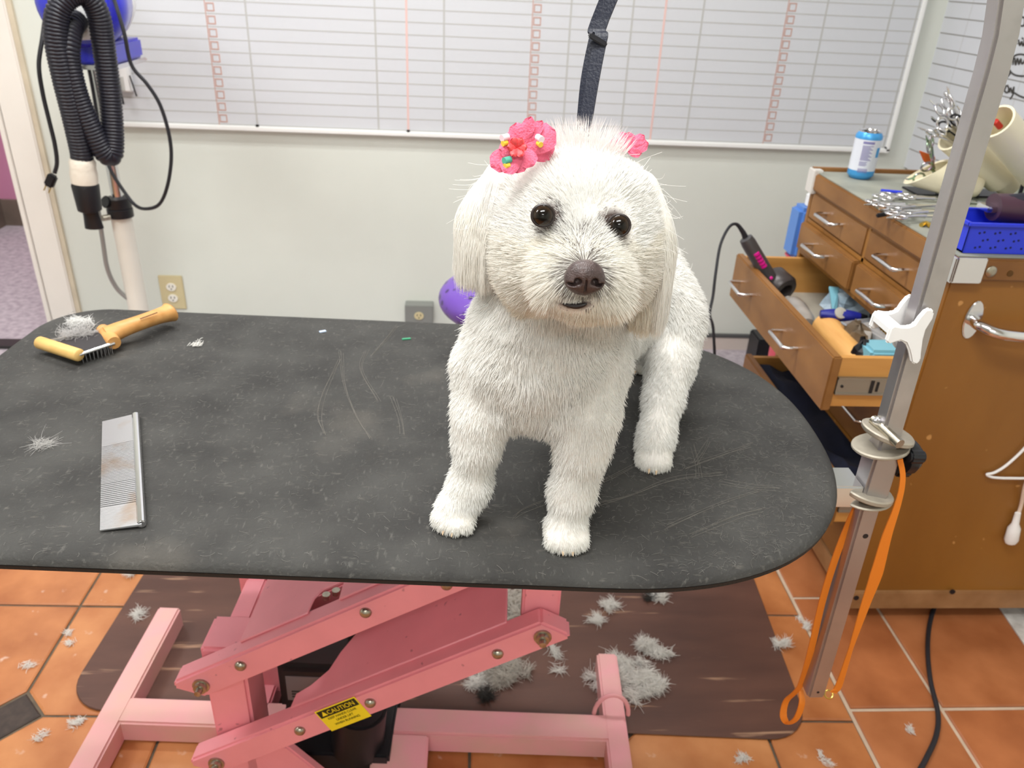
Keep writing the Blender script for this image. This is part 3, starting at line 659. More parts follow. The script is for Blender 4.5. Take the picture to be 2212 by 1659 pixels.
# ---------------------------------------------------------------- undercoat rake brush
BR = thing('pin_brush', 'wooden-handled pin brush full of white fur on the far left of the table', 'brush', PZ(215, 725, ZT))
zd = ZT + 0.016
d0, d1 = PZ(86, 740, zd), PZ(170, 767, zd)
MB().tube([d0 + (d0 - d1).normalized() * 0.003, d0, d1, d1 + (d1 - d0).normalized() * 0.002], [0.006, 0.0088, 0.0088, 0.007], 16).build('crossbar', WOODL, BR, smooth=True, angle=50)
h0_, h1_ = PZ(222, 713, zd + 0.004), PZ(247, 741, zd + 0.002)
MB().tube([h0_, h0_.lerp(h1_, 0.3), h0_.lerp(h1_, 0.7), h1_], [0.009, 0.0105, 0.0105, 0.009], 14).build('head', WOODB, BR, smooth=True, angle=50)
hm = h0_.lerp(h1_, 0.45)
hp = [hm, PZ(262, 712, zd + 0.008), PZ(300, 698, zd + 0.01), PZ(340, 684, zd + 0.008), PZ(362, 677, zd + 0.006), PZ(369, 674, zd + 0.006)]
hs = spline(hp, 6); hr = [0.0135 - 0.0035 * abs(math.sin(i / len(hs) * 3.4)) + 0.0015 * (i / len(hs)) for i in range(len(hs))]; hr[-1] = 0.005; hr[-2] = 0.009
hand = MB().tube(hs, hr, 16, flat=1.15).build('handle', WOODB, BR, smooth=True, angle=60)
tp = MB()
for k in range(9):
    a = PZ(303 + k * 4.2, 688.5 - k * 1.55, zd + 0.0208); b2 = PZ(306 + k * 4.2, 687.4 - k * 1.55, zd + 0.0205)
    tp.box((a + b2) / 2, (0.0026, 0.0022, 0.0008), Matrix.Rotation(0.3, 3, 'Z'))
tp.build('stamped_print', mat('burnt print', (96, 62, 34), 0.6), hand)
for a, c in ((d0, h0_), (d1, h1_)):
    MB().cyl(a, c, 0.0022, seg=8).build('side_rod', CHROME, BR)
pc = [d0.lerp(d1, 0.05), d0.lerp(d1, 0.97), h1_, h0_]; zu = Vector((0, 0, 0.004)); pv = []; nu, nv = 10, 6
for i in range(nu + 1):
    for j in range(nv + 1):
        a = pc[0].lerp(pc[1], j / nv); c = pc[3].lerp(pc[2], j / nv); p = a.lerp(c, i / nu); p.z += 0.006 * math.sin(math.pi * j / nv) ; pv.append(p)
pf = [(i * (nv + 1) + j, i * (nv + 1) + j + 1, (i + 1) * (nv + 1) + j + 1, (i + 1) * (nv + 1) + j) for i in range(nu) for j in range(nv)]
nn_ = len(pv); pv2 = pv + [p - Vector((0, 0, 0.003)) for p in pv]; pf2 = pf + [tuple(x + nn_ for x in f[::-1]) for f in pf]
MB().add(pv2, pf2).build('pad', PAD, BR, smooth=True)
pins = MB()
for i in range(1, nu):
    for j in range(nv + 1):
        p = pv[i * (nv + 1) + j]; pins.cyl(p - Vector((0, 0, 0.002)), Vector((p.x, p.y, ZT + 0.0005)), 0.0006, seg=4)
pins.build('pins', CHROME, BR)['kind'] = 'stuff'
BRUSH_PAD = pv

# ---------------------------------------------------------------- purple stool behind the table
sc = PY(1092, 646, 1.75)
ST = thing('padded_stool', 'purple animal-print padded stool mostly hidden behind the white dog', 'stool', (sc.x, sc.y, 0))
prof = []
for k in range(17):
    a = -math.pi / 2 + math.pi * k / 16; prof.append((0.158 * max(0.0, math.cos(a)) ** 0.75, 0.060 * math.sin(a)))
MB().lathe(sc, (0, 0, 1), prof, 40).build('seat_cushion', PURPLE, ST, smooth=True, angle=80)
MB().cyl((sc.x, sc.y, 0.09), (sc.x, sc.y, sc.z - 0.055), 0.025).build('column', CHROME, ST, smooth=True, angle=50)
for k in range(5):
    a = 2 * math.pi * k / 5; ex, ey = sc.x + 0.24 * math.cos(a), sc.y + 0.24 * math.sin(a)
    MB().tube([(sc.x, sc.y, 0.10), (ex, ey, 0.065)], [0.018, 0.012], 8).build('base_leg', BLACKP, ST)
    MB().cyl((ex - 0.01 * math.sin(a), ey + 0.01 * math.cos(a), 0.027), (ex + 0.01 * math.sin(a), ey - 0.01 * math.cos(a), 0.027), 0.026).build('caster', BLACKP, ST, bevel=0.004)

# ---------------------------------------------------------------- blue dryer on its stand
YD = 2.36; px = PY(262, 470, YD).x
DS = thing('dryer_stand', 'white and chrome tube stand with black collar holding the blue dryer', 'stand', (px, YD, 0))
zc_ = PY(256, 447, YD).z
MB().cyl((px, YD, 0.03), (px, YD, zc_), 0.029, seg=20).build('lower_tube', PVC, DS, smooth=True, angle=50)
MB().cyl((px, YD, zc_), (px, YD, 0.98), 0.016, seg=16).build('upper_pole', CHROME, DS, smooth=True, angle=50)
MB().lathe((px, YD, zc_ - 0.030), (0, 0, 1), [(0.030, 0), (0.036, 0.002), (0.036, 0.026), (0.033, 0.028), (0.035, 0.031), (0.034, 0.058), (0.018, 0.062)], 20).build('collar', BLACKP, DS, smooth=True, angle=45)
k0 = PY(230, 437, YD - 0.02); MB().cyl((px - 0.02, YD - 0.02, k0.z), (k0.x, YD - 0.03, k0.z + 0.004), 0.014, 0.02).build('collar_knob', BLACKP, DS, bevel=0.004)
MB().cyl((px - 0.02, YD - 0.03, zc_ - 0.022), (px - 0.035, YD - 0.045, zc_ - 0.022), 0.009).build('collar_bolt', BOLT, DS)
for k in range(5):
    a = 2 * math.pi * k / 5 + 0.3; MB().tube([(px, YD, 0.06), (px + 0.24 * math.cos(a), YD + 0.24 * math.sin(a), 0.02)], [0.016, 0.012], 8).build('stand_leg', PVC, DS)
tag(MB().tube(spline([PY(212, 455, 2.33), PY(222, 520, 2.33), PY(232, 580, 2.33), PY(252, 622, 2.34), PY(280, 648, 2.35), PY(310, 672, 2.38), PY(322, 720, 2.40)], 6), 0.0065, 10).build('bent_conduit', CONDUIT, smooth=True), 'thin bent grey metal rod running down beside the white stand tube', 'rod')
dc = PY(176, 8, 2.20); DRY = thing('pet_dryer', 'blue force dryer with ribbed black hose hanging on the stand', 'dryer', (px, YD, 0.95))
dirb = Vector((-0.30, 1.0, 0.03)).normalized()
MB().lathe(dc, dirb, [(0.055, -0.045), (0.085, -0.035), (0.100, -0.008), (0.104, 0.03), (0.106, 0.14)], 36).build('front_shell', BLUE, DRY, smooth=True, angle=50)
MB().lathe(dc, dirb, [(0.107, 0.14), (0.110, 0.15), (0.109, 0.24), (0.098, 0.27), (0.06, 0.285)], 36).build('rear_shell', WHITEP, DRY, smooth=True, angle=50)
pf0 = PY(200, 118, 2.22); MB().bb(pf0.x - 0.055, pf0.x + 0.06, 2.19, 2.40, pf0.z - 0.02, pf0.z + 0.03).build('foot_block', BLUE, DRY, bevel=0.006)
MB().bb(pf0.x - 0.06, pf0.x + 0.065, 2.18, 2.41, pf0.z - 0.032, pf0.z - 0.021).build('foot_plate', CHROME, DRY, bevel=0.003)
MB().bb(px - 0.03, px + 0.03, YD - 0.03, YD + 0.03, 0.97, pf0.z - 0.03).build('mount_bracket', STEEL, DRY, bevel=0.003)
po = PY(165, 42, 2.13); pdir = Vector((-0.25, -1, 0.05)).normalized()
MB().lathe(po - pdir * 0.03, pdir, [(0.046, 0), (0.046, 0.028), (0.042, 0.034), (0.036, 0.035)], 28).build('port_ring', WHITEP, DRY, smooth=True, angle=45)
hose_px = [(165, 44, 2.11), (154, 60, 2.075), (148, 95, 2.05), (150, 140, 2.045), (168, 210, 2.05), (198, 280, 2.06), (222, 325, 2.07), (240, 335, 2.08), (244, 300, 2.09), (238, 210, 2.10), (224, 100, 2.10), (212, 30, 2.09), (185, -12, 2.07), (150, -8, 2.05), (124, 30, 2.035), (122, 90, 2.03), (138, 170, 2.035), (158, 250, 2.045), (174, 320, 2.055), (178, 345, 2.06)]
hpts = spline([PY(*q) for q in hose_px], 40)
acc = [0.0]
for i in range(1, len(hpts)): acc.append(acc[-1] + (hpts[i] - hpts[i - 1]).length)
step = 0.0020; nst = int(acc[-1] / step); rp = []; j = 0
for i in range(nst + 1):
    s = i * step
    while j < len(acc) - 2 and acc[j + 1] < s: j += 1
    t_ = (s - acc[j]) / max(1e-9, acc[j + 1] - acc[j]); rp.append(hpts[j].lerp(hpts[j + 1], t_))
rr = [(0.0262, 0.0268, 0.0262, 0.0240)[i % 4] for i in range(len(rp))]
MB().tube(rp, rr, 18).build('hose', HOSE, DRY, smooth=True, angle=70)
n0p, n1p, n2p, n3p = PY(177, 342, 2.06), PY(183, 395, 2.06), PY(194, 452, 2.065), PY(204, 492, 2.07)
MB().tube([n0p, n0p.lerp(n1p, 0.15), n0p.lerp(n1p, 0.4), n0p.lerp(n1p, 0.6), n1p], [0.027, 0.031, 0.030, 0.032, 0.031], 18).build('tape_cuff', TAPE, DRY, smooth=True)
MB().tube([n1p, n1p.lerp(n2p, 0.1), n2p, n2p.lerp(n3p, 0.05)], [0.030, 0.0325, 0.029, 0.024], 18).build('nozzle_cuff', BLACKP, DRY, smooth=True, angle=40)
MB().tube([n2p, n2p.lerp(n3p, 0.3), n2p.lerp(n3p, 0.8), n3p], [0.020, 0.020, 0.023, 0.024], 14, flat=0.6).build('nozzle_tip', BLACKP, DRY, smooth=True, angle=40)
cl = MB().tube(spline([PY(100, 20, 2.14), PY(92, 80, 2.08), PY(84, 140, 2.06), PY(92, 200, 2.06), PY(106, 260, 2.06), PY(118, 310, 2.06), PY(123, 350, 2.06), PY(118, 374, 2.06)], 8), 0.0052, 8).build('power_cord', BLACKR, DRY, smooth=True)
pg = PY(110, 390, 2.06); rm = Matrix.Rotation(0.55, 3, 'Y')
MB().box(pg, (0.022, 0.018, 0.034), rm).build('plug', BLACKP, cl, bevel=0.004)
MB().box(pg + rm @ Vector((-0.006, 0, -0.024)), (0.0015, 0.006, 0.018), rm).box(pg + rm @ Vector((0.006, 0, -0.024)), (0.0015, 0.006, 0.018), rm).build('prongs', BRASS, cl)
MB().tube(spline([PY(240, -20, 2.20), PY(250, 10, 2.15), PY(268, 70, 2.12), PY(284, 140, 2.12), PY(318, 182, 2.12), PY(345, 225, 2.12), PY(364, 285, 2.12), PY(370, 340, 2.12), PY(362, 400, 2.12), PY(345, 440, 2.13), PY(318, 451, 2.15), PY(292, 443, 2.18), PY(262, 405, 2.20), PY(238, 365, 2.22), PY(222, 320, 2.25), PY(200, 190, 2.28), PY(188, 130, 2.30)], 8), 0.0046, 8).build('looped_cord', BLACKR, DRY, smooth=True)
# small wall hook unit right of the dryer
wb_ = PY(262, 168, YW - 0.03)
WH = thing('wall_hook_box', 'small white hook box with hanging tools beside the blue dryer', 'hook box', (wb_.x, YW, wb_.z))
MB().bb(wb_.x - 0.035, wb_.x + 0.03, YW - 0.045, YW - 0.019, wb_.z - 0.04, wb_.z + 0.04).build('box', WHITEP, WH, bevel=0.004)
MB().bb(wb_.x - 0.03, wb_.x + 0.012, YW - 0.047, YW - 0.045, wb_.z - 0.035, wb_.z + 0.005).build('box_front', mat('pale grey plastic', (196, 196, 192), 0.5), WH)
MB().cyl((wb_.x - 0.004, YW - 0.052, wb_.z + 0.03), (wb_.x + 0.002, YW - 0.052, wb_.z - 0.075), 0.003, seg=8).cyl((wb_.x + 0.034, YW - 0.05, wb_.z + 0.01), (wb_.x + 0.045, YW - 0.05, wb_.z - 0.05), 0.0025, seg=8).build('hanging_tool', BLACKP, WH)
MB().lathe((wb_.x - 0.02, YW - 0.055, wb_.z + 0.048), (0, -1, 0.2), [(0.014, 0), (0.016, 0.01), (0.012, 0.02), (0.002, 0.022)], 14).build('hook_knob', BLACKP, WH, smooth=True)
# ---------------------------------------------------------------- wooden drawer cabinet on casters
CX0, CX1, CY0, CY1, CZ0, CZ1 = 0.857, 1.50, 1.283, 1.93, 0.035, 0.842
CAB = thing('drawer_cabinet', 'brown wooden drawer cabinet on casters with a drawer pulled open', 'cabinet', (1.18, 1.6, 0))
MB().bb(CX0, CX1, CY0, CY0 + 0.014, CZ0 + 0.045, 0.800).build('side_panel', WOODC, CAB, bevel=0.002)
MB().bb(CX0, CX1, CY1 - 0.018, CY1, CZ0 + 0.045, 0.800).build('side_panel', WOODC, CAB, bevel=0.002)
MB().bb(CX1 - 0.014, CX1, CY0 + 0.014, CY1 - 0.018, CZ0 + 0.045, 0.80).build('back_panel', WOODC, CAB)
MB().bb(CX0 + 0.01, CX1, CY0 + 0.014, CY1 - 0.018, CZ0 + 0.045, CZ0 + 0.06).build('bottom_panel', WOODI, CAB)
MB().bb(CX0 - 0.004, CX1, CY0 - 0.008, CY0 + 0.014, CZ0, CZ0 + 0.047).build('bottom_rail', WOODR, CAB, bevel=0.002)
MB().bb(CX0 - 0.004, CX0 + 0.016, CY0 + 0.014, CY1, CZ0, CZ0 + 0.047).build('bottom_rail', WOODR, CAB, bevel=0.002)
MB().bb(CX0 - 0.008, CX1, CY0 - 0.012, CY1 + 0.005, 0.800, CZ1 - 0.003).build('top_slab', WOODF, CAB, bevel=0.003)
MB().bb(CX0 - 0.002, CX1, CY0 - 0.004, CY1 - 0.012, CZ1 - 0.003, CZ1).build('counter_mat', TOPM, CAB, bevel=0.001)
MB().bb(CX0 - 0.008, CX1, CY1 - 0.010, CY1 + 0.006, CZ1 - 0.003, CZ1 + 0.008).build('back_strip', WOODF, CAB, bevel=0.002)
rails = ((0.795, 0.800), (0.720, 0.729), (0.637, 0.650), (0.510, 0.520), (0.356, 0.364), (0.235, 0.243))
for z0, z1 in rails: MB().bb(CX0, CX0 + 0.02, CY0 + 0.014, CY1 - 0.018, z0, z1).build('divider', WOODC, CAB)
MB().bb(CX0, CX0 + 0.02, 1.595, 1.605, 0.65, 0.795).build('divider', WOODC, CAB)
hsp = [(0, -0.045, 0), (-0.022, -0.045, 0), (-0.029, -0.041, -0.001), (-0.029, 0.041, -0.001), (-0.022, 0.045, 0), (0, 0.045, 0)]
hme = None
def handle(x, y, z, parent):
    global hme
    if hme is None:
        o = MB().tube(hsp, 0.0042, 10).build('handle', CHROME, parent, smooth=True, angle=40); hme = o.data
        o.matrix_parent_inverse = PINV[parent.name] if parent.name in PINV else Matrix.Identity(4)
    else:
        o = place('handle', hme, parent)
    o.matrix_parent_inverse = Matrix.Identity(4)
    pl = parent['wloc'] if 'wloc' in parent else (0, 0, 0)
    o.location = (x, y, z); return o
def drawer(y0, y1, z0, z1, xf, hs, box=True, th=0.019):
    """front whose outer face is at xf; box goes back into the cabinet"""
    fr_ = MB().bb(xf, xf + th, y0, y1, z0, z1).build('drawer_front', WOODF, CAB, bevel=0.003)
    fr_.matrix_parent_inverse = PINV[CAB.name]
    if box:
        zb0 = z0 + 0.008; zt = z1 - 0.004; xb_ = xf + 0.42
        MB().bb(xf + th, xb_, y0 + 0.006, y0 + 0.018, zb0, zt).build('drawer_side', WOODI, fr_)
        MB().bb(xf + th, xb_, y1 - 0.018, y1 - 0.006, zb0, zt).build('drawer_side', WOODI, fr_)
        MB().bb(xb_ - 0.012, xb_, y0 + 0.018, y1 - 0.018, zb0, zt).build('drawer_back', WOODI, fr_)
        MB().bb(xf + th, xb_ - 0.012, y0 + 0.018, y1 - 0.018, zb0 + 0.006, zb0 + 0.012).build('drawer_bottom', mat('grey drawer liner', (168, 160, 146), 0.6, var=0.05, scale=20), fr_)
    for hy in hs: handle(xf, hy, (z0 + z1) / 2 + 0.004, fr_)
    return fr_
drawer(1.606, 1.909, 0.731, 0.794, CX0 - 0.002, [1.765], False); drawer(1.300, 1.594, 0.731, 0.794, CX0 - 0.002, [1.462], False)
drawer(1.606, 1.909, 0.652, 0.719, CX0 - 0.016, [1.77], False); drawer(1.300, 1.594, 0.652, 0.719, CX0 - 0.014, [1.468], False)
X3 = 0.689
d3 = drawer(1.298, 1.902, 0.520, 0.635, X3, [1.795, 1.495])
drawer(1.298, 1.902, 0.366, 0.508, CX0 - 0.002, [1.795, 1.44], False)
X5 = 0.762
d5 = drawer(1.298, 1.902, 0.243, 0.356, X5, [1.795, 1.495])
drawer(1.298, 1.902, 0.085, 0.233, CX0 - 0.002, [1.795, 1.495], False)
for dr, xf, zc in ((d3, X3, 0.5745), (d5, X5, 0.298)):
    MB().bb(xf + 0.02, CX0 + 0.05, 1.2975, 1.304, zc - 0.017, zc + 0.017).bb(xf + 0.02, CX0 + 0.05, 1.296, 1.304, zc + 0.014, zc + 0.018).bb(xf + 0.02, CX0 + 0.05, 1.296, 1.304, zc - 0.018, zc - 0.014).build('slide', RAIL, dr)
    MB().bb(xf + 0.085, xf + 0.091, 1.2955, 1.304, zc - 0.013, zc + 0.013).build('slide_catch', BLACKP, dr)
    MB().cyl((xf + 0.03, 1.296, zc), (xf + 0.03, 1.298, zc), 0.003, seg=8).build('slide_screw', BLACKP, dr); MB().bb(xf + 0.097, xf + 0.101, 1.2955, 1.304, zc - 0.010, zc + 0.010).build('slide_catch', BLACKP, dr)
# chrome grab handle on the near panel
gp = PY(2100, 690, CY0); gx = gp.x; gz = gp.z
for dx in (0, 0.30):
    MB().prism([(0.016 * math.cos(a), 0.037 * math.sin(a)) for a in [2 * math.pi * k / 20 for k in range(20)]], lambda a, b_, t: (gx + dx + a, t, gz + b_), CY0 - 0.004, CY0).build('handle_flange', CHROME, CAB, bevel=0.0015)
MB().tube(spline([(gx, CY0, gz), (gx + 0.006, CY0 - 0.025, gz - 0.004), (gx + 0.04, CY0 - 0.045, gz - 0.010), (gx + 0.15, CY0 - 0.052, gz - 0.012), (gx + 0.26, CY0 - 0.045, gz - 0.010), (gx + 0.294, CY0 - 0.025, gz - 0.004), (gx + 0.30, CY0, gz)], 6), 0.0105, 14).build('grab_handle', CHROME, CAB, smooth=True)
# corner bracket, tape, screws
MB().bb(CX0 - 0.009, CX0 + 0.045, CY0 - 0.016, CY0 - 0.011, 0.796, 0.842).bb(CX0 - 0.013, CX0 - 0.008, CY0 - 0.016, CY0 + 0.03, 0.796, 0.842).build('corner_bracket', CHROME, CAB, bevel=0.002)
MB().lathe((CX0 + 0.058, CY0 - 0.012, 0.818), (0, -1, 0), [(0.010, 0), (0.010, 0.002), (0.007, 0.004), (0.001, 0.0045)], 14).build('bracket_screw', BOLT, CAB, smooth=True)
MB().lathe((CX0 + 0.094, CY0 - 0.012, 0.815), (0, -1, 0), [(0.0055, 0), (0.0055, 0.001), (0.001, 0.0012)], 12).build('screw_hole', mat('dark brass', (96, 66, 30), 0.5, 0.5), CAB)
MB().bb(CX0 - 0.012, CX0 + 0.01, CY1 - 0.03, CY1 + 0.009, 0.790, CZ1 + 0.006).build('corner_tape', mat('clear tape', (214, 210, 204), 0.4), CAB, bevel=0.002)
for u, v in ((2058, 1279), (1850, 1292)):
    q_ = PY(u, v, CY0 - 0.009); MB().cyl((q_.x, CY0 - 0.0095, q_.z), (q_.x, CY0 - 0.007, q_.z), 0.006, seg=10).build('rail_screw', BLACKP, CAB)
for x, y in ((0.90, 1.325), (1.16, 1.35), (1.44, 1.34), (0.90, 1.88), (1.44, 1.88)):
    cw = MB().cyl((x - 0.012, y, 0.0275), (x + 0.012, y, 0.0275), 0.027, seg=20).build('caster', BLACKP, CAB, bevel=0.004)
    MB().bb(x - 0.016, x + 0.016, y - 0.012, y + 0.012, 0.045, 0.062).build('caster_fork', CHROME, cw)

# ---------------------------------------------------------------- scissors (one kind, copied)
def scissor_mesh():
    parts = []
    for s in (-1, 1):
        b = MB()
        b.add([(0.0, -0.004 * s, 0.001 * s), (0.085, 0.0005 * s, 0.001 * s), (0.07, 0.004 * s, 0.001 * s), (0.0, 0.005 * s, 0.001 * s), (0.0, -0.004 * s, 0.001 * s + 0.0014), (0.085, 0.0005 * s, 0.001 * s + 0.0014), (0.07, 0.004 * s, 0.001 * s + 0.0014), (0.0, 0.005 * s, 0.001 * s + 0.0014)],
              [(0, 1, 2, 3), (7, 6, 5, 4), (0, 4, 5, 1), (1, 5, 6, 2), (2, 6, 7, 3), (3, 7, 4, 0)])
        b.tube([(0.003, 0, 0.001 * s + 0.0007), (-0.02, -0.004 * s, 0.002), (-0.045, -0.010 * s, 0.002)], [0.0036, 0.0028, 0.0026], 8)
        b.tube([(-0.058 + 0.0135 * math.cos(a), -0.0135 * s + 0.0105 * math.sin(a), 0.002) for a in [2 * math.pi * k / 18 for k in range(19)]], 0.0024, 8, cap=False)
        if s > 0: b.tube([(-0.070, -0.016, 0.002), (-0.082, -0.021, 0.003), (-0.090, -0.022, 0.003)], [0.0022, 0.002, 0.0012], 6)
        parts.append(b)
    return parts
sproto = []
def scissors(M4, label, group='grooming scissors', mt=None):
    t = bpy.data.objects.new('scissors', None); COL.objects.link(t); t.empty_display_size = 0.02; t.matrix_world = M4
    tag(t, label, 'scissors', group)
    if not sproto:
        for b in scissor_mesh():
            o = b.build('blade', CHROME, None, smooth=True, angle=50); sproto.append(o.data); o.parent = t
        o = MB().lathe((0, 0, 0.0), (0, 0, 1), [(0.0032, 0), (0.0032, 0.004), (0.001, 0.0045)], 10).build('pivot_screw', BOLT, None); sproto.append(o.data); o.parent = t
    else:
        for nm, d in zip(('blade', 'blade', 'pivot_screw'), sproto):
            if mt and nm == 'blade': d = d.copy(); d.materials.clear(); d.materials.append(mt)
            o = bpy.data.objects.new(nm, d); COL.objects.link(o); o.parent = t
    return t
def M_at(p, rz, tilt=0.0, roll=0.0): return Matrix.Translation(p) @ Matrix.Rotation(rz, 4, 'Z') @ Matrix.Rotation(tilt, 4, 'Y') @ Matrix.Rotation(roll, 4, 'X')
def dir_matrix(p, d, roll=0.0):
    d = Vector(d).normalized(); return Matrix.Translation(p) @ d.to_track_quat('X', 'Z').to_matrix().to_4x4() @ Matrix.Rotation(roll, 4, 'X')
pile = [(1958, 428, 0.15), (1950, 443, -0.05), (1972, 447, 0.25), (1985, 455, -0.1), (2000, 459, 0.2), (1996, 468, 0.05), (1975, 425, 0.05), (2016, 430, -0.12)]
plab = ['steel scissors lying on the counter pile, rings nearest the soda can', 'steel scissors at the far left of the counter pile', 'steel scissors in the middle of the counter pile', 'steel scissors crossing the counter pile beside the post', 'steel scissors on the near side of the counter pile', 'steel scissors nearest the drawer side of the counter pile', 'steel scissors at the back of the counter pile', 'steel scissors lying deepest behind the post on the counter']
for k, (u, v, a) in enumerate(pile):
    scissors(M_at(PZ(u, v, CZ1 + 0.003 + 0.004 * (k % 3)), a, 0.0, 0), plab[k], 'scissors piled on the cabinet top')
scissors(M_at(PZ(2135, 440, CZ1 + 0.004), math.pi - 0.35), 'curved steel scissors lying alone right of the post near the blue basket', 'scissors piled on the cabinet top')
tag(MB().cyl(PZ(1903, 412, CZ1 + 0.004), PZ(1948, 416, CZ1 + 0.004), 0.004, seg=8).build('blue_pen', BLUEP, smooth=True, angle=50), 'blue pen lying on the counter behind the scissors', 'pen')
tag(MB().tube(spline([PZ(1990, 486, CZ1 + 0.004), PZ(2000, 482, CZ1 + 0.006), PZ(2012, 488, CZ1 + 0.005), PZ(2022, 484, CZ1 + 0.004)], 5), 0.0045, 8).build('gold_clip', BRASS, smooth=True), 'small gold-toned clip on the counter near the post', 'clip')
tag(MB().box(PZ(1905, 464, CZ1 + 0.004), (0.03, 0.008, 0.008), Matrix.Rotation(0.5, 3, 'Z')).build('black_clip', BLACKP, bevel=0.002), 'small black clip on the counter edge near the drawers', 'clip')
tag(MB().box(PZ(1925, 452, CZ1 + 0.002), (0.05, 0.012, 0.003), Matrix.Rotation(0.1, 3, 'Z')).build('wooden_stick', WOODB, bevel=0.001), 'flat wooden stick on the counter beside the scissors pile', 'stick')

# ---------------------------------------------------------------- soda can
cc = PZ(1856, 384, CZ1)
CAN = thing('soda_can', 'blue and white soda can standing on the cabinet top', 'can', (cc.x, cc.y, CZ1)); r = 0.0300
MB().lathe((cc.x, cc.y, CZ1), (0, 0, 1), [(0.0211, 0.0000), (0.0229, 0.0013), (r - 0.001, 0.0079), (r, 0.0106), (r, 0.0211)], 32).build('bottom_band', CANB, CAN, smooth=True, angle=50)
MB().lathe((cc.x, cc.y, CZ1), (0, 0, 1), [(r, 0.0211), (r, 0.0915)], 32).build('body', CANW, CAN, smooth=True, angle=50)
MB().lathe((cc.x, cc.y, CZ1), (0, 0, 1), [(r, 0.0915), (r, 0.0986), (0.0246, 0.1065)], 32).build('shoulder', CANB, CAN, smooth=True, angle=50)
MB().lathe((cc.x, cc.y, CZ1), (0, 0, 1), [(0.0246, 0.1065), (0.0251, 0.1087), (0.0238, 0.1096), (0.0229, 0.1065), (0.0009, 0.1060)], 32).build('lid', CHROME, CAN, smooth=True, angle=50)
MB().bb(cc.x - 0.006, cc.x + 0.010, cc.y - 0.012, cc.y + 0.008, CZ1 + 0.1067, CZ1 + 0.1085).build('pull_tab', CHROME, CAN, bevel=0.0008)
a0 = math.atan2(-cc.y, -cc.x) + 0.12
def sector(b, a1, a2, z0, z1, rr=None):
    rr = rr or r + 0.0003; n = 6; vs = []
    for k in range(n + 1):
        a = a1 + (a2 - a1) * k / n
        for z in (z0, z1): vs.append((cc.x + rr * math.cos(a), cc.y + rr * math.sin(a), CZ1 + z * 0.88))
    b.add(vs, [(2 * k, 2 * k + 2, 2 * k + 3, 2 * k + 1) for k in range(n)])
b = MB(); sector(b, a0 - 0.42, a0 + 0.42, 0.094, 0.1)
for k in range(13): sector(b, a0 - 0.40, a0 + 0.40 - 0.12 * (k % 3), 0.052 + 0.003 * k, 0.0537 + 0.003 * k)
for k in range(4): sector(b, a0 - 0.40, a0 + 0.1 + 0.08 * (k % 2), 0.038 + 0.003 * k, 0.0395 + 0.003 * k)
for k in range(11): sector(b, a0 - 0.38 + 0.065 * k, a0 - 0.345 + 0.065 * k, 0.020, 0.031, r + 0.0005)
b.build('label_print', CANT, CAN)
b = MB(); sector(b, a0 + 0.75, a0 + 1.15, 0.060, 0.085); b.build('logo_patch', CANB, CAN)

# ---------------------------------------------------------------- cream tool tubes in a rack
def tool_tube(pm, pe, rr, label, cut=0.0, cap=True):
    pm, pe = Vector(pm), Vector(pe); ax = (pe - pm).normalized(); L = (pe - pm).length
    t = thing('tool_tube', label, 'tube', pe, group='cream tool tubes'); seg = 24
    a = Vector((0, 0, 1)); up = (a - ax * a.dot(ax)).normalized(); sd = ax.cross(up); vs = []; fs = []
    prof = [(rr * 0.88, 0.02), (rr * 0.88, 0.0), (rr, 0.0), (rr, L * 0.72), (rr * 0.99, L * 0.80), (rr * 0.78, L * 0.83), (rr * 0.76, L * 0.93), (rr * 0.62, L * 0.985), (0.002, L)]
    prof = [(rr * 0.88, L * 0.7)] + prof
    for (q, h) in prof:
        for k in range(seg):
            an = 2 * math.pi * k / seg; o = (up * math.cos(an) + sd * math.sin(an)); hh = h + (cut * rr * (1 + math.cos(an)) if h < L * 0.3 else 0)
            vs.append(pm + ax * hh + o * q)
    n = len(prof); fs = [(i * seg + k, i * seg + (k + 1) % seg, (i + 1) * seg + (k + 1) % seg, (i + 1) * seg + k) for i in range(n - 1) for k in range(seg)]
    fs.append(tuple(range(seg)))
    MB().add(vs, fs).build('tube_body', CREAM, t, smooth=True, angle=45)
    return t, pm, ax
z_rest = lambda p, rr: Vector((p.x, p.y, max(p.z, CZ1 + rr + 0.001)))
t1, m1, x1_ = tool_tube(PY(2150, 262, 1.56), PY(2282, 420, 1.62), 0.036, 'cream tool tube with its open mouth right of the post')
t2, m2, x2_ = tool_tube(PY(2060, 292, 1.68), PY(2188, 405, 1.69), 0.036, 'cream tool tube behind the post with a stepped closed end')
t3, m3, x3_ = tool_tube(PY(1968, 362, 1.72), PY(2118, 404, 1.68), 0.036, 'lowest cream tool tube with a slanted open mouth beside the soda can', cut=0.9)
RK = thing('tube_rack', 'black rack under the cream tool tubes', 'rack', (1.2, 1.75, CZ1))
e1p, e2p, e3p = PY(2282, 420, 1.62), PY(2188, 405, 1.69), PY(2118, 404, 1.68)
for (pm, pe) in ((m1, e1p), (m2, e2p), (m3, e3p)):
    for f_ in (0.6,):
        c = pm.lerp(pe, f_); zt = c.z - 0.038
        if zt > CZ1 + 0.006: MB().cyl((c.x, c.y + 0.012, CZ1), (c.x, c.y + 0.012, zt + 0.003), 0.004, seg=8).build('support', BLACKP, RK)
MB().bb(m3.x + 0.02, e2p.x, m3.y - 0.02, m3.y + 0.05, CZ1, CZ1 + 0.004).build('rack_base', BLACKP, RK)
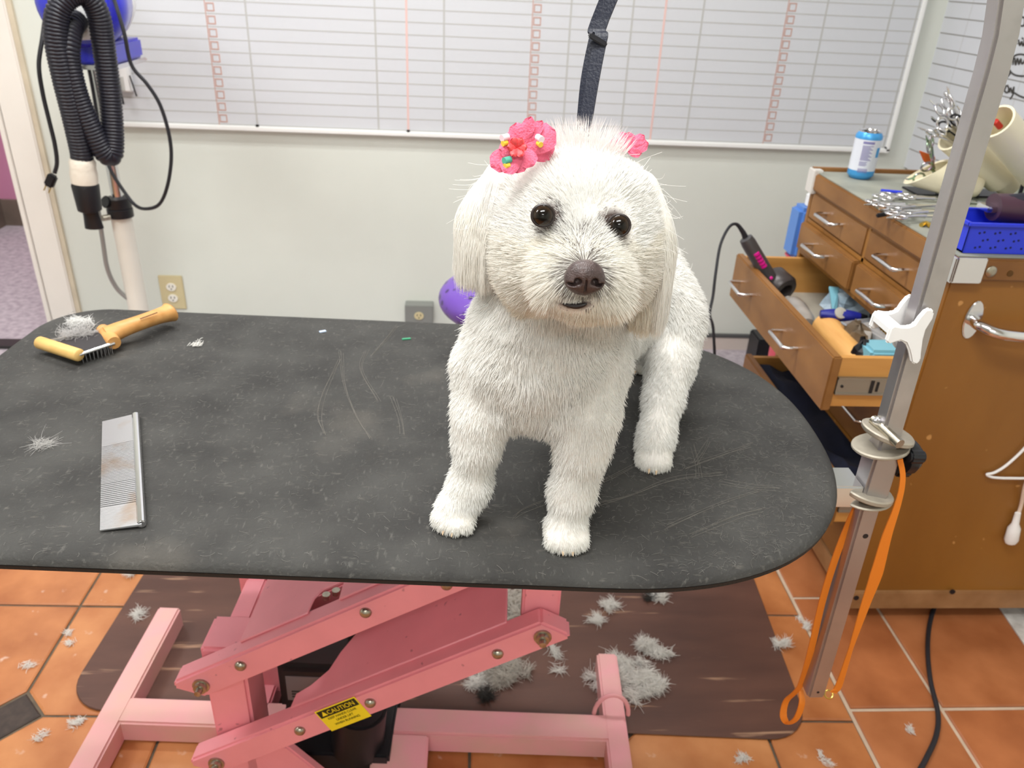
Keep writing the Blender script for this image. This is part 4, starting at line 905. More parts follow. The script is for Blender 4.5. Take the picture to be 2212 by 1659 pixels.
tl = ['steel scissors handle sticking out of the middle cream tube, topmost', 'steel scissors handle sticking out of the middle cream tube, second from top', 'steel scissors handle leaning left out of the middle cream tube', 'dark-handled shears in the middle cream tube', 'steel scissors low in the mouth of the middle cream tube', 'steel scissors nearest the post in the middle cream tube']
for k, (u, v, y) in enumerate(((2052, 222, 1.70), (2040, 238, 1.71), (2050, 262, 1.69), (2058, 272, 1.70), (2030, 288, 1.69), (2072, 250, 1.71))):
    p = PY(u, v, y); d = (m2 + x2_ * (0.06 + 0.006 * k)) - p; tip = p + d.normalized() * 0.05
    scissors(dir_matrix(tip, d, k * 0.7), tl[k], 'scissors standing in the tubes', BLACKP if k == 3 else None)
RAINB = mat('iridescent steel', (190, 150, 190), 0.2, 1.0, rgb2=(150, 200, 150), scale=60)
for k, (u, v, lb) in enumerate(((2008, 318, 'iridescent scissors with rings outside the lowest cream tube'), (1998, 372, 'round-ringed scissors resting on the lip of the lowest cream tube'))):
    p = PY(u, v, 1.70); d = (m3 + x3_ * 0.05) - p; scissors(dir_matrix(p + d.normalized() * 0.05, d, 0.9 + k), lb, 'scissors standing in the tubes', RAINB)
oc = PY(2010, 345, 1.715); tag(MB().add([oc + Vector(q) for q in ((-0.03, 0, 0.018), (0.012, 0.004, 0.006), (0.02, 0.01, -0.018), (-0.012, 0, -0.006), (-0.03, 0.006, 0.019), (0.012, 0.01, 0.007), (0.02, 0.016, -0.017), (-0.012, 0.006, -0.005))], [(0, 1, 2, 3), (7, 6, 5, 4), (0, 4, 5, 1), (1, 5, 6, 2), (2, 6, 7, 3), (3, 7, 4, 0)]).build('orange_case', ORSTAIN, bevel=0.002), 'orange plastic piece in the lowest cream tube', 'case')
rb = m1 + x1_ * 0.02; tag(MB().lathe(rb, -x1_, [(0.006, 0), (0.006, 0.02), (0.002, 0.024)], 10).build('red_capped_tool', mat('red plastic', (196, 50, 40), 0.4), smooth=True), 'red-tipped tool inside the right cream tube', 'tool')

# ---------------------------------------------------------------- blue basket with clippers
bx0 = PY(2075, 552, 1.30); bz0 = CZ1 + 0.001; X0, X1b, Y0, Y1b, ZB = 0.868, 1.30, CY0 + 0.010, CY0 + 0.110, 0.052
BK = thing('blue_basket', 'blue perforated plastic basket on the near corner of the cabinet top', 'basket', (1.1, 1.38, bz0))
bb_ = MB(); th = 0.003
bb_.bb(X0, X1b, Y0, Y0 + th, bz0, bz0 + ZB).bb(X0, X1b, Y1b - th, Y1b, bz0, bz0 + ZB).bb(X0, X0 + th, Y0, Y1b, bz0, bz0 + ZB).bb(X1b - th, X1b, Y0, Y1b, bz0, bz0 + ZB).bb(X0, X1b, Y0, Y1b, bz0, bz0 + th)
bb_.build('basket_wall', BLUEP, BK)
rm_ = MB()
for q in ((X0 - 0.004, X1b + 0.004, Y0 - 0.005, Y0 + 0.003), (X0 - 0.004, X1b + 0.004, Y1b - 0.003, Y1b + 0.005), (X0 - 0.005, X0 + 0.003, Y0, Y1b), (X1b - 0.003, X1b + 0.005, Y0, Y1b)): rm_.bb(q[0], q[1], q[2], q[3], bz0 + ZB - 0.004, bz0 + ZB + 0.002)
rm_.build('basket_rim', BLUEP, BK, bevel=0.001)
ho = MB()
for k in range(12):
    for j in range(3):
        x = X0 + 0.02 + 0.028 * k + 0.01 * (j % 2)
        for dx in (0, 0.008): ho.cyl((x + dx, Y0 - 0.0006, bz0 + 0.010 + 0.013 * j + dx * 0.2), (x + dx, Y0 + 0.001, bz0 + 0.010 + 0.013 * j + dx * 0.2), 0.0021, seg=6)
ho.build('perforations', mat('dark perforation', (12, 16, 70), 0.7), BK)
cp0, cp1 = Vector((0.945, Y0 + 0.070, bz0 + 0.064)), Vector((1.24, Y0 + 0.035, bz0 + 0.060))
KP = thing('clippers', 'dark plum hair clippers lying across the blue basket', 'clippers', cp0)
MB().tube(spline([cp0, cp0.lerp(cp1, 0.2), cp0.lerp(cp1, 0.5), cp0.lerp(cp1, 0.8), cp1], 5), [0.018 + 0.008 * math.sin(math.pi * min(1, i / 20 + 0.25)) for i in range(21)], 16, flat=1.3).build('clipper_body', CLIPPER, KP, smooth=True, angle=60)
MB().tube([cp0 + Vector((0.01, -0.004, 0.012)), cp0.lerp(cp1, 0.15) + Vector((0, -0.008, 0.016)), cp0.lerp(cp1, 0.32) + Vector((0, -0.01, 0.014))], [0.010, 0.016, 0.006], 12).build('grip_panel', mat('dark slate rubber', (34, 34, 46), 0.5), KP, smooth=True)
MB().bb(cp0.x - 0.02, cp0.x + 0.004, cp0.y - 0.018, cp0.y + 0.018, cp0.z - 0.006, cp0.z + 0.004).build('blade_head', CHROME, KP, bevel=0.002)
tag(MB().bb(1.10, 1.28, Y1b + 0.01, Y1b + 0.10, bz0, bz0 + 0.045).build('blue_box', BLUEP, bevel=0.004), 'second blue plastic tray behind the blue basket', 'tray')

# ---------------------------------------------------------------- things in the open drawer
ZD = 0.5475
hd = thing('hair_dryer', 'grey and magenta hair dryer standing in the far corner of the open drawer', 'hair dryer', (0.75, 1.80, ZD))
h_t, h_b = PY(1611, 515, 1.80), PY(1669, 612, 1.79)
MB().tube([h_t + (h_t - h_b) * 0.02, h_t, h_t.lerp(h_b, 0.1), h_b], [0.010, 0.0155, 0.0175, 0.0175], 18).build('barrel_handle', DRYG, hd, smooth=True, angle=50)
mgp = h_t.lerp(h_b, 0.40); dvec = (h_b - h_t).normalized()
mg_ = MB()
for k in range(5): mg_.tube([mgp + dvec * (0.009 * k - 0.01) + Vector((-0.003, -0.0150, 0.006)), mgp + dvec * (0.009 * k - 0.004) + Vector((-0.003, -0.0150, 0.006))], 0.0075, 10)
mg_.build('filter_panel', MAGENTA, hd, smooth=True)
bq = h_t.lerp(h_b, 0.88) + Vector((-0.003, -0.016, 0.006)); MB().lathe(bq, (-0.2, -1, 0.4), [(0.004, 0), (0.004, 0.003), (0.001, 0.004)], 10).build('button', MAGENTA, hd)
hh0 = PY(1655, 600, 1.80); hh1 = PY(1688, 628, 1.74)
MB().lathe(PY(1680, 615, 1.80), (0.35, -0.8, -0.25), [(0.030, -0.03), (0.037, -0.022), (0.038, 0.02), (0.033, 0.028), (0.020, 0.030), (0.018, 0.01)], 24).build('dryer_head', mat('dark grey shell', (68, 62, 62), 0.35, 0.2), hd, smooth=True, angle=45)
cg = MB().tube(spline([h_t, PY(1604, 500, 1.80), PY(1590, 484, 1.80), PY(1574, 492, 1.79), PY(1556, 530, 1.76), PY(1546, 590, 1.72), PY(1540, 640, 1.70), PY(1533, 678, 1.68), PY(1540, 705, 1.67), PY(1543, 750, 1.66), PY(1546, 800, 1.66), PY(1560, 880, 1.68)], 7), [0.0075 - 0.004 * min(1, i / 16) for i in range(78)], 8)
cg.build('cord', BLACKR, hd, smooth=True)
bp_ = PY(1722, 672, 1.66); tag(MB().lathe(PY(1705, 652, 1.70), (PY(1752, 718, 1.55) - PY(1705, 652, 1.70)), [(0.010, -0.012), (0.012, 0.0), (0.014, 0.006), (0.024, 0.02), (0.027, 0.05), (0.025, 0.10), (0.018, 0.12)], 20).build('spray_bottle', GLASSG, smooth=True, angle=60), 'grey translucent bottle lying along the open drawer front', 'bottle')
bc0, bc1 = PY(1762, 690, 1.60), PY(1805, 768, 1.40)
tag(MB().prism([(0.030 * math.cos(a), 0.026 * math.sin(a)) for a in [math.pi * k / 14 for k in range(15)]] + [(0.024 * math.cos(a), 0.019 * math.sin(a)) for a in [math.pi * k / 14 for k in range(14, -1, -1)]], lambda a, b_, t: (0.775 + a + 0.02 * t, 1.335 + t * 0.235, ZD + 0.034 + b_ * 1.2), 0, 1).build('wooden_half_tube', mat('bamboo wood', (222, 170, 102), 0.5, rgb2=(204, 148, 80), scale=10, stretch=(6, 0.6, 6)), bevel=0.002), 'light wooden half-round block in the near side of the open drawer', 'wood block')
kn0, kn1 = PY(1772, 678, 1.56), PY(1858, 684, 1.54)
KNF = thing('utility_knife', 'navy plastic-handled tool lying on the wooden block in the drawer', 'tool', kn0)
MB().tube(spline([kn0, kn0.lerp(kn1, 0.3), kn0.lerp(kn1, 0.7), kn1], 5), [0.008 + 0.005 * math.sin(math.pi * i / 15) for i in range(16)], 12, flat=1.2).build('grip', BLUED, KNF, smooth=True)
km = kn0.lerp(kn1, 0.45); MB().lathe(km + Vector((0, -0.006, 0.006)), (0, -0.7, 0.7), [(0.013, 0), (0.013, 0.005), (0.002, 0.007)], 16).build('badge', mat('pale badge', (170, 166, 156), 0.5), KNF, smooth=True)
MB().cyl(kn1, kn1 + (kn1 - kn0) * 0.18, 0.008, 0.004, 10).build('tip', BLACKP, KNF)
def crumple(name, c, size, mt, label, cat, seed, seg=10):
    rs = random.Random(seed); b = MB(); vs = []; fs = []; n, m_ = seg, seg // 2 + 2
    for i in range(m_ + 1):
        for k in range(n):
            a = 2 * math.pi * k / n; ph = math.pi * i / m_ - math.pi / 2; q = 0.78 + 0.44 * rs.random()
            vs.append((c[0] + size[0] * math.cos(ph) * math.cos(a) * q, c[1] + size[1] * math.cos(ph) * math.sin(a) * q, c[2] + size[2] * math.sin(ph) * q))
    fs = [(i * n + k, i * n + (k + 1) % n, (i + 1) * n + (k + 1) % n, (i + 1) * n + k) for i in range(m_) for k in range(n)]
    return tag(b.add(vs, fs).build(name, mt, angle=20), label, cat)
pb_ = PY(1838, 655, 1.68); crumple('crumpled_bag', pb_ - Vector((0, 0, 0.008)), (0.060, 0.055, 0.040), BAGP, 'crumpled clear plastic bag at the back of the open drawer', 'bag', 3, 14)
tag(MB().add([PY(u, v, y) + Vector((0, 0, dz)) for dz in (0, 0.004) for u, v, y in ((1790, 622, 1.70), (1812, 624, 1.70), (1806, 682, 1.62), (1798, 676, 1.62))], [(0, 1, 2, 3), (7, 6, 5, 4), (0, 4, 5, 1), (1, 5, 6, 2), (2, 6, 7, 3), (3, 7, 4, 0)]).build('blue_wrapper', TEAL), 'pale blue wrapper strip beside the crumpled bag', 'wrapper')
tag(MB().box(PY(1856, 696, 1.50), (0.085, 0.018, 0.006), Matrix.Rotation(0.35, 3, 'Z')).build('foil_packet', mat('silver foil', (206, 212, 220), 0.25, 0.7), bevel=0.002), 'narrow silver packet lying across the open drawer', 'packet')
crumple('smoked_pouch', PY(1852, 722, 1.46) - Vector((0, 0, 0.02)), (0.024, 0.05, 0.042), mat('brown smoked plastic', (98, 84, 68), 0.3, var=0.2, scale=30), 'brown smoky plastic pouch beside the wooden block', 'pouch', 5, 12)
crumple('rubber_piece', PY(1862, 748, 1.37) - Vector((0, 0, 0.036)), (0.018, 0.02, 0.048), BLACKP, 'black rubber piece in the near end of the open drawer', 'tool', 9, 10)
gb0 = PY(1895, 712, 1.46); tag(MB().box((gb0.x, gb0.y, (gb0.z + ZD) / 2), (0.03, 0.12, gb0.z - ZD), Matrix.Rotation(0.25, 3, 'Z')).build('grey_box', mat('pale grey card', (176, 172, 170), 0.5), bevel=0.004), 'long pale grey box in the open drawer behind the white clip', 'box')
tag(MB().bb(PY(1908, 752, 1.36).x - 0.040, PY(1908, 752, 1.36).x + 0.045, 1.325, 1.385, ZD, 0.636).build('teal_box', TEAL, bevel=0.006), 'pale teal plastic box in the near end of the open drawer', 'box')
tag(MB().tube([PY(1868, 708, 1.52), PY(1886, 752, 1.42)], 0.006, 8).build('teal_pen', mat('bright teal', (40, 150, 176), 0.4), smooth=True), 'thin teal stick beside the pale grey box', 'pen')
# navy cloth in the lower drawer
cv = []; nu, nv = 14, 18; rs = random.Random(4)
for i in range(nu + 1):
    for j in range(nv + 1):
        x = 0.785 + (1.15 - 0.785) * i / nu; y = 1.325 + (1.875 - 1.325) * j / nv
        cv.append((x, y, 0.335 + 0.012 * math.sin(i * 1.3 + j * 0.4) + 0.010 * math.sin(j * 1.1) + 0.006 * rs.random() - 0.02 * (i == 0 or j == nv) - 0.035 * (j == 0)))
cf = [(i * (nv + 1) + j, i * (nv + 1) + j + 1, (i + 1) * (nv + 1) + j + 1, (i + 1) * (nv + 1) + j) for i in range(nu) for j in range(nv)]
n_ = len(cv); cv2 = cv + [(x, y, 0.264) for x, y, z in cv]; rim = [i * (nv + 1) for i in range(nu + 1)] + [nu * (nv + 1) + j for j in range(1, nv + 1)] + [i * (nv + 1) + nv for i in range(nu - 1, -1, -1)] + [j for j in range(nv - 1, 0, -1)]
cf2 = cf + [tuple(x + n_ for x in f[::-1]) for f in cf] + [(rim[k], rim[(k + 1) % len(rim)], rim[(k + 1) % len(rim)] + n_, rim[k] + n_) for k in range(len(rim))]
tag(MB().add(cv2, cf2).build('navy_towel', NAVY, smooth=True), 'dark navy cloth heaped in the lower open drawer', 'towel')

# ---------------------------------------------------------------- things behind the cabinet
pbn = PY(1722, 600, 2.22)
tag(MB().tube([(pbn.x, 2.22, 0.0), (pbn.x, 2.22, PY(1712, 552, 2.22).z - 0.005), (pbn.x, 2.22, PY(1712, 552, 2.22).z)], [0.03, 0.045, 0.05], 24).build('coral_bin', JUGP, smooth=True, angle=40), 'coral pink bin in the gap behind the cabinet', 'bin')
zj = PY(1712, 552, 2.22).z
JG = thing('blue_bottle', 'blue plastic bottle with white cap standing behind the cabinet', 'bottle', (pbn.x + 0.02, 2.22, zj))
jx = PY(1729, 500, 2.22).x
MB().bb(jx - 0.028, jx + 0.06, 2.18, 2.26, zj, zj + 0.150).build('bottle_body', JUG, JG, bevel=0.012)
MB().cyl((jx + 0.016, 2.22, zj + 0.150), (jx + 0.016, 2.22, zj + 0.185), 0.020).build('bottle_cap', WHITEP, JG, bevel=0.003)
kb = PY(1644, 742, 2.50); tag(MB().bb(kb.x - 0.025, kb.x + 0.11, 2.46, 2.56, 0.0, kb.z + 0.03).build('black_power_box', BLACKP, bevel=0.005), 'black box on the floor against the wall behind the open drawer', 'box')

# ---------------------------------------------------------------- cords
tag(MB().tube(spline([(1.22, 1.45, 0.006), PZ(2030, 1290, 0.006), PZ(2010, 1340, 0.006), PZ(2004, 1400, 0.006), PZ(2010, 1470, 0.006), PZ(2026, 1540, 0.006), PZ(2022, 1590, 0.006), PZ(2000, 1640, 0.006), PZ(1975, 1690, 0.006), PZ(1960, 1780, 0.006)], 8), 0.0048, 8).build('power_cable', BLACKR, smooth=True), 'black power cord snaking over the red floor tiles from under the cabinet', 'cord')
WC = thing('charging_cable', 'white power cord with connector hanging against the cabinet side', 'cord', PY(2190, 1175, CY0 - 0.01))
yw_ = CY0 - 0.008
MB().tube(spline([PY(2330, 720, CY0 - 0.006), PY(2300, 860, yw_), PY(2225, 955, yw_), PY(2180, 1000, yw_), PY(2150, 1020, yw_), PY(2132, 1025, yw_), PY(2145, 1031, yw_), PY(2180, 1033, yw_), PY(2236, 1031, yw_), PY(2258, 1012, yw_ - 0.004), PY(2240, 1000, yw_ - 0.006)], 7), 0.0028, 8).build('cord_loop', WHITEP, WC, smooth=True)
MB().tube(spline([PY(2240, 1000, yw_ - 0.006), PY(2216, 1045, yw_ - 0.006), PY(2206, 1090, yw_), PY(2198, 1115, yw_)], 6), 0.0036, 8).build('cord_end', mat('off white cord', (226, 206, 190), 0.4), WC, smooth=True)
ca, ce = PY(2199, 1108, yw_ - 0.004), PY(2183, 1172, yw_ - 0.006)
MB().tube([ca, ca.lerp(ce, 0.35), ca.lerp(ce, 0.5), ca.lerp(ce, 0.9), ce], [0.006, 0.0075, 0.013, 0.0145, 0.0115], 10, flat=0.8).build('connector', WHITEP, WC, smooth=True, angle=50)
# ---------------------------------------------------------------- hair curves helper
def fur_mat(name, rough=0.55, transl=0.35):
    M = bpy.data.materials.new(name); M.use_nodes = True; N = M.node_tree.nodes; L = M.node_tree.links; N.clear()
    out = N.new('ShaderNodeOutputMaterial'); at = N.new('ShaderNodeAttribute'); at.attribute_name = 'col'
    d = N.new('ShaderNodeBsdfDiffuse'); t = N.new('ShaderNodeBsdfTranslucent'); mx = N.new('ShaderNodeMixShader'); mx.inputs[0].default_value = transl
    g = N.new('ShaderNodeBsdfGlossy'); g.inputs['Roughness'].default_value = rough; mx2 = N.new('ShaderNodeMixShader'); mx2.inputs[0].default_value = 0.04
    L.new(at.outputs['Color'], d.inputs['Color']); L.new(at.outputs['Color'], t.inputs['Color'])
    L.new(d.outputs[0], mx.inputs[1]); L.new(t.outputs[0], mx.inputs[2]); L.new(mx.outputs[0], mx2.inputs[1]); L.new(g.outputs[0], mx2.inputs[2]); L.new(mx2.outputs[0], out.inputs['Surface'])
    return M
FURM = fur_mat('white fur')
def hair_object(name, pts, radii, cols, mt, parent=None, kind=None):
    """pts (n, k, 3), radii (n, k), cols (n, 3)"""
    n, k, _ = pts.shape
    cu = bpy.data.hair_curves.new(name); cu.add_curves([k] * n)
    cu.attributes['position'].data.foreach_set('vector', pts.astype(np.float32).ravel())
    ra = cu.attributes.get('radius') or cu.attributes.new('radius', 'FLOAT', 'POINT'); ra.data.foreach_set('value', radii.astype(np.float32).ravel())
    ca = cu.attributes.new('col', 'FLOAT_COLOR', 'CURVE'); ca.data.foreach_set('color', np.concatenate([cols, np.ones((n, 1))], 1).astype(np.float32).ravel())
    cu.materials.append(mt)
    return place(name, cu, parent, kind)

# ---------------------------------------------------------------- the dog: signed distances -> one smooth skin
def vec(p): return np.array([p[0], p[1], p[2]], float)
def sd_cone(P, a, b, r1, r2):
    a, b = vec(a), vec(b); ba = b - a; l2 = ba @ ba; t = np.clip(((P - a) @ ba) / l2, 0, 1)
    return np.linalg.norm(P - (a + t[:, None] * ba), axis=1) - (r1 + (r2 - r1) * t)
def sd_ell(P, c, r, R=None):
    q = P - vec(c)
    if R is not None: q = q @ R
    r = np.array(r, float); k0 = np.linalg.norm(q / r, axis=1); k1 = np.linalg.norm(q / (r * r), axis=1)
    return k0 * (k0 - 1.0) / np.maximum(k1, 1e-9)
def smin(a, b, k):
    h = np.clip(0.5 + 0.5 * (b - a) / k, 0, 1); return b * (1 - h) + a * h - k * h * (1 - h)
def rotm(ax, deg):
    m_ = Matrix.Rotation(math.radians(deg), 3, ax); return np.array([[m_[i][j] for j in range(3)] for i in range(3)])
ROLL = rotm('Y', 4.5)                       # the head tilts a little towards its left ear
# landmarks
EYE_A = PY(1173, 466, 0.572); EYE_B = PY(1337, 487, 0.5735); NOSE = PY(1262, 598, 0.520)
HEADC = vec(PY(1240, 474, 0.640))
PAW = {'fr': (-0.004, 0.646), 'fl': (0.104, 0.618), 'hl': (0.221, 0.757), 'hr': (0.249, 1.005)}
prims = []   # (tag, blend, function)
def add(tagname, k, fn): prims.append((tagname, k, fn))
C1 = PY(1170, 770, 0.700); C2 = PY(1368, 606, 0.930)
add('body', 0.03, lambda P: sd_cone(P, C1, C2, 0.058, 0.062))
add('body', 0.03, lambda P: sd_ell(P, PY(1168, 790, 0.675), (0.066, 0.054, 0.056)))
add('body', 0.03, lambda P: sd_ell(P, PY(1172, 730, 0.675), (0.063, 0.054, 0.058)))
add('body', 0.03, lambda P: sd_cone(P, PY(1180, 740, 0.690), HEADC + np.array([0, 0.015, -0.02]), 0.058, 0.052))
# shoulders and front legs
def leg(pts, rs, k0=0.022, tagname='leg'):
    for (a, b, r1, r2) in zip(pts[:-1], pts[1:], rs[:-1], rs[1:]): add(tagname, k0, lambda P, a=a, b=b, r1=r1, r2=r2: sd_cone(P, a, b, r1, r2))
def paw(key, toward, w=0.0200, L=0.013):
    x, y = PAW[key]; d = np.array([toward[0], toward[1], 0.0]); d /= np.linalg.norm(d); s = np.array([-d[1], d[0], 0])
    c = np.array([x, y, ZT + 0.0150]); add('paw', 0.012, lambda P: sd_ell(P, c, (w, w * 0.95, 0.0150)))
    for k, (o, f) in enumerate(((-1.05, 0.55), (-0.38, 1.0), (0.38, 1.0), (1.05, 0.55))):
        q = np.array([x, y, ZT + 0.0105]) + s * o * w * 0.62 + d * (L * 0.35 + L * 0.75 * f); add('paw', 0.0055, lambda P, q=q: sd_ell(P, q, (0.0086, 0.0088, 0.0100)))
    return c, d, s
leg([PY(1050, 800, 0.680), PY(1038, 900, 0.660), PY(1032, 960, 0.656), PY(1014, 1050, 0.654), vec((PAW['fr'][0] + 0.000, PAW['fr'][1] + 0.002, ZT + 0.022))], [0.032, 0.0215, 0.0165, 0.0155, 0.0150])
pawinfo = [paw('fr', (-0.35, -1))]
leg([PY(1280, 800, 0.665), PY(1266, 900, 0.640), PY(1258, 970, 0.632), PY(1236, 1060, 0.628), vec((PAW['fl'][0], PAW['fl'][1] + 0.004, ZT + 0.024))], [0.032, 0.0245, 0.0190, 0.0162, 0.0155])
pawinfo.append(paw('fl', (0.0, -1)))
# hind legs
TH_L = PY(1448, 690, 0.880)
add('body', 0.03, lambda P: sd_ell(P, TH_L, (0.031, 0.055, 0.056)))
leg([PY(1452, 700, 0.865), PY(1446, 780, 0.825), PY(1434, 860, 0.800), PY(1418, 940, 0.772), vec((PAW['hl'][0] - 0.001, PAW['hl'][1] + 0.006, ZT + 0.024))], [0.034, 0.024, 0.0168, 0.0150, 0.0145])
pawinfo.append(paw('hl', (-0.25, -1), 0.0172, 0.011))
leg([PY(1392, 640, 1.00), PY(1385, 720, 1.00), PY(1381, 765, 1.01), vec((PAW['hr'][0], PAW['hr'][1], ZT + 0.022))], [0.045, 0.026, 0.0175, 0.017])
pawinfo.append(paw('hr', (-0.5, -1), 0.0172, 0.011))
# head
def HL(dx, dy, dz):
    """point in head axes (right, back, up) from the head centre"""
    return HEADC + ROLL @ np.array([dx, dy, dz])
add('head', 0.02, lambda P: sd_ell(P, HEADC, (0.0555, 0.056, 0.0535), ROLL))
add('head', 0.02, lambda P: sd_ell(P, HL(0, -0.018, 0.018), (0.046, 0.042, 0.036), ROLL))
add('muzzle', 0.045, lambda P: sd_ell(P, PY(1158, 570, 0.618), (0.0285, 0.033, 0.032)))
add('muzzle', 0.045, lambda P: sd_ell(P, PY(1336, 582, 0.622), (0.0275, 0.033, 0.033)))
add('muzzle', 0.036, lambda P: sd_cone(P, PY(1256, 560, 0.592), PY(1261, 607, 0.547), 0.028, 0.0190))
add('muzzle', 0.026, lambda P: sd_ell(P, PY(1224, 622, 0.562), (0.018, 0.020, 0.0135)))
add('muzzle', 0.026, lambda P: sd_ell(P, PY(1294, 627, 0.564), (0.018, 0.020, 0.0135)))
add('muzzle', 0.022, lambda P: sd_ell(P, PY(1256, 638, 0.576), (0.020, 0.018, 0.009)))
# ears: flat hanging flaps
add('earA', 0.026, lambda P: sd_cone(P, PY(1088, 385, 0.655), PY(1054, 450, 0.662), 0.016, 0.020))
add('earA', 0.012, lambda P: sd_ell(P, PY(1046, 492, 0.664), (0.0160, 0.022, 0.034)))
add('earB', 0.026, lambda P: sd_cone(P, PY(1385, 410, 0.650), PY(1400, 480, 0.650), 0.014, 0.018))
add('earB', 0.012, lambda P: sd_ell(P, PY(1398, 565, 0.648), (0.0135, 0.024, 0.044)))
def field(P, ids=False):
    ds = []; f = None
    for tg, k, fn in prims:
        d = fn(P); ds.append(d); f = d if f is None else smin(f, d, k)
    for e in (EYE_A, EYE_B): f = np.maximum(f, -(np.linalg.norm(P - vec(e), axis=1) - 0.0080))     # sockets
    return (f, np.argmin(np.array(ds), 0)) if ids else f
def surfnet(fn, lo, hi, h):
    lo = np.array(lo); n = [int((hi[i] - lo[i]) / h) + 1 for i in range(3)]
    ax = [lo[i] + h * np.arange(n[i]) for i in range(3)]
    G = np.stack(np.meshgrid(*ax, indexing='ij'), -1).reshape(-1, 3); f = np.concatenate([fn(c) for c in np.array_split(G, 12)]).reshape(n); s = f < 0
    c8 = [(i, j, k) for i in (0, 1) for j in (0, 1) for k in (0, 1)]
    sub = lambda A, o: A[o[0]:n[0] - 1 + o[0], o[1]:n[1] - 1 + o[1], o[2]:n[2] - 1 + o[2]]
    tot = sum(sub(s, o).astype(np.int8) for o in c8); cell = (tot > 0) & (tot < 8); idx = -np.ones(cell.shape, int); idx[cell] = np.arange(cell.sum())
    acc = np.zeros((cell.sum(), 3)); cnt = np.zeros(cell.sum())
    for o in c8:
        for a in range(3):
            if o[a] == 0:
                o2 = list(o); o2[a] = 1; fa = sub(f, o)[cell]; fb = sub(f, o2)[cell]; cr = (fa < 0) != (fb < 0); t = np.where(cr, fa / np.where(cr, fa - fb, 1), 0)
                pos = np.tile(np.array(o, float), (len(fa), 1)); pos[:, a] += t; acc[cr] += pos[cr]; cnt[cr] += 1
    ci = np.argwhere(cell); V = lo + h * (ci + acc / cnt[:, None]); Q = []
    for a in range(3):
        b_, c_ = (a + 1) % 3, (a + 2) % 3
        sl0 = [slice(None)] * 3; sl1 = [slice(None)] * 3; sl0[a] = slice(0, n[a] - 1); sl1[a] = slice(1, n[a]); ch = s[tuple(sl0)] != s[tuple(sl1)]; E_ = np.argwhere(ch)
        E_ = E_[(E_[:, b_] > 0) & (E_[:, c_] > 0) & (E_[:, b_] < n[b_] - 1) & (E_[:, c_] < n[c_] - 1)]
        inside = s[E_[:, 0], E_[:, 1], E_[:, 2]]; q = []
        for db, dc_ in ((-1, -1), (0, -1), (0, 0), (-1, 0)):
            w = E_.copy(); w[:, b_] += db; w[:, c_] += dc_; q.append(idx[w[:, 0], w[:, 1], w[:, 2]])
        q = np.stack(q, 1); q[~inside] = q[~inside][:, ::-1]; Q.append(q)
    return V, np.concatenate(Q)
def np_mesh(name, V, Q, mt):
    me = bpy.data.meshes.new(name); me.vertices.add(len(V)); me.vertices.foreach_set('co', V.astype(np.float32).ravel())
    me.loops.add(Q.size); me.loops.foreach_set('vertex_index', Q.astype(np.int32).ravel()); me.polygons.add(len(Q))
    me.polygons.foreach_set('loop_start', np.arange(0, Q.size, 4, dtype=np.int32)); me.polygons.foreach_set('use_smooth', np.ones(len(Q), bool)); me.update(calc_edges=True); me.validate()
    me.materials.append(mt); return me
def on_skin(u, v, near=0.42, far=0.80):
    d = ray(u, v); d = d / d[1]; o = np.array([0, 0, CAMZ]); ys_ = np.arange(near, far, 0.0005); f = field(o + d * ys_[:, None]); k = np.argmax(f < 0); return o + d * ys_[k]
V, Q = surfnet(field, (-0.07, 0.48, 0.748), (0.36, 1.10, 1.16), 0.0042)
V[:, 2] = np.maximum(V[:, 2], ZT + 0.0005)
# skin colour: cream, darker round the eyes, nose and lips
SKIN = bpy.data.materials.new('dog skin'); SKIN.use_nodes = True
_n = SKIN.node_tree.nodes; _a = _n.new('ShaderNodeAttribute'); _a.attribute_name = 'skin'; SKIN.node_tree.links.new(_a.outputs['Color'], _n['Principled BSDF'].inputs['Base Color']); _n['Principled BSDF'].inputs['Roughness'].default_value = 0.9
_n['Principled BSDF'].inputs['Specular IOR Level'].default_value = 0.1
dogme = np_mesh('body', V, Q, SKIN)
eA, eB, NO = vec(EYE_A), vec(EYE_B), vec(NOSE); LIP = 0
MOUTH = [on_skin(u, v) for u, v in ((1216, 655), (1228, 658), (1243, 660), (1257, 658), (1267, 654))]
def dark_amount(P):
    """0..1: the dark pigment round eyes, nose and lips"""
    m = np.zeros(len(P))
    for e, s in ((eA, 1), (eB, -1)):
        q = P - e; q0 = q.copy(); q0[:, 0] -= s * 0.0042; q0[:, 2] += 0.0015; q0[:, 2] *= np.where(q0[:, 2] > 0, 1.12, 0.95)
        d = np.sqrt(q0[:, 0] ** 2 * 0.9 + q0[:, 2] ** 2 + (q0[:, 1] * 0.8) ** 2)
        m = np.maximum(m, np.clip((0.0176 - d) / 0.0070, 0, 1))
    d = np.linalg.norm((P - NO) * np.array([1, 0.7, 1.1]), axis=1); m = np.maximum(m, 0.8 * np.clip((0.0235 - d) / 0.007, 0, 1))
    for a in MOUTH: m = np.maximum(m, 0.95 * np.clip((0.0070 - np.linalg.norm((P - a) * np.array([1, 0.6, 1.3]), axis=1)) / 0.003, 0, 1))
    return m
dk = dark_amount(V); base = np.array([0.84, 0.80, 0.76]); dkc = np.array([0.10, 0.07, 0.06])
colr = base * (1 - dk[:, None]) + dkc * dk[:, None]
sk = dogme.attributes.new('skin', 'FLOAT_COLOR', 'POINT'); sk.data.foreach_set('color', np.concatenate([colr, np.ones((len(V), 1))], 1).astype(np.float32).ravel())
DOG = thing('dog', 'small white fluffy dog with pink hair bows standing on the grooming table', 'dog', (0.12, 0.75, ZT))
dog_body = place('body', dogme, DOG)

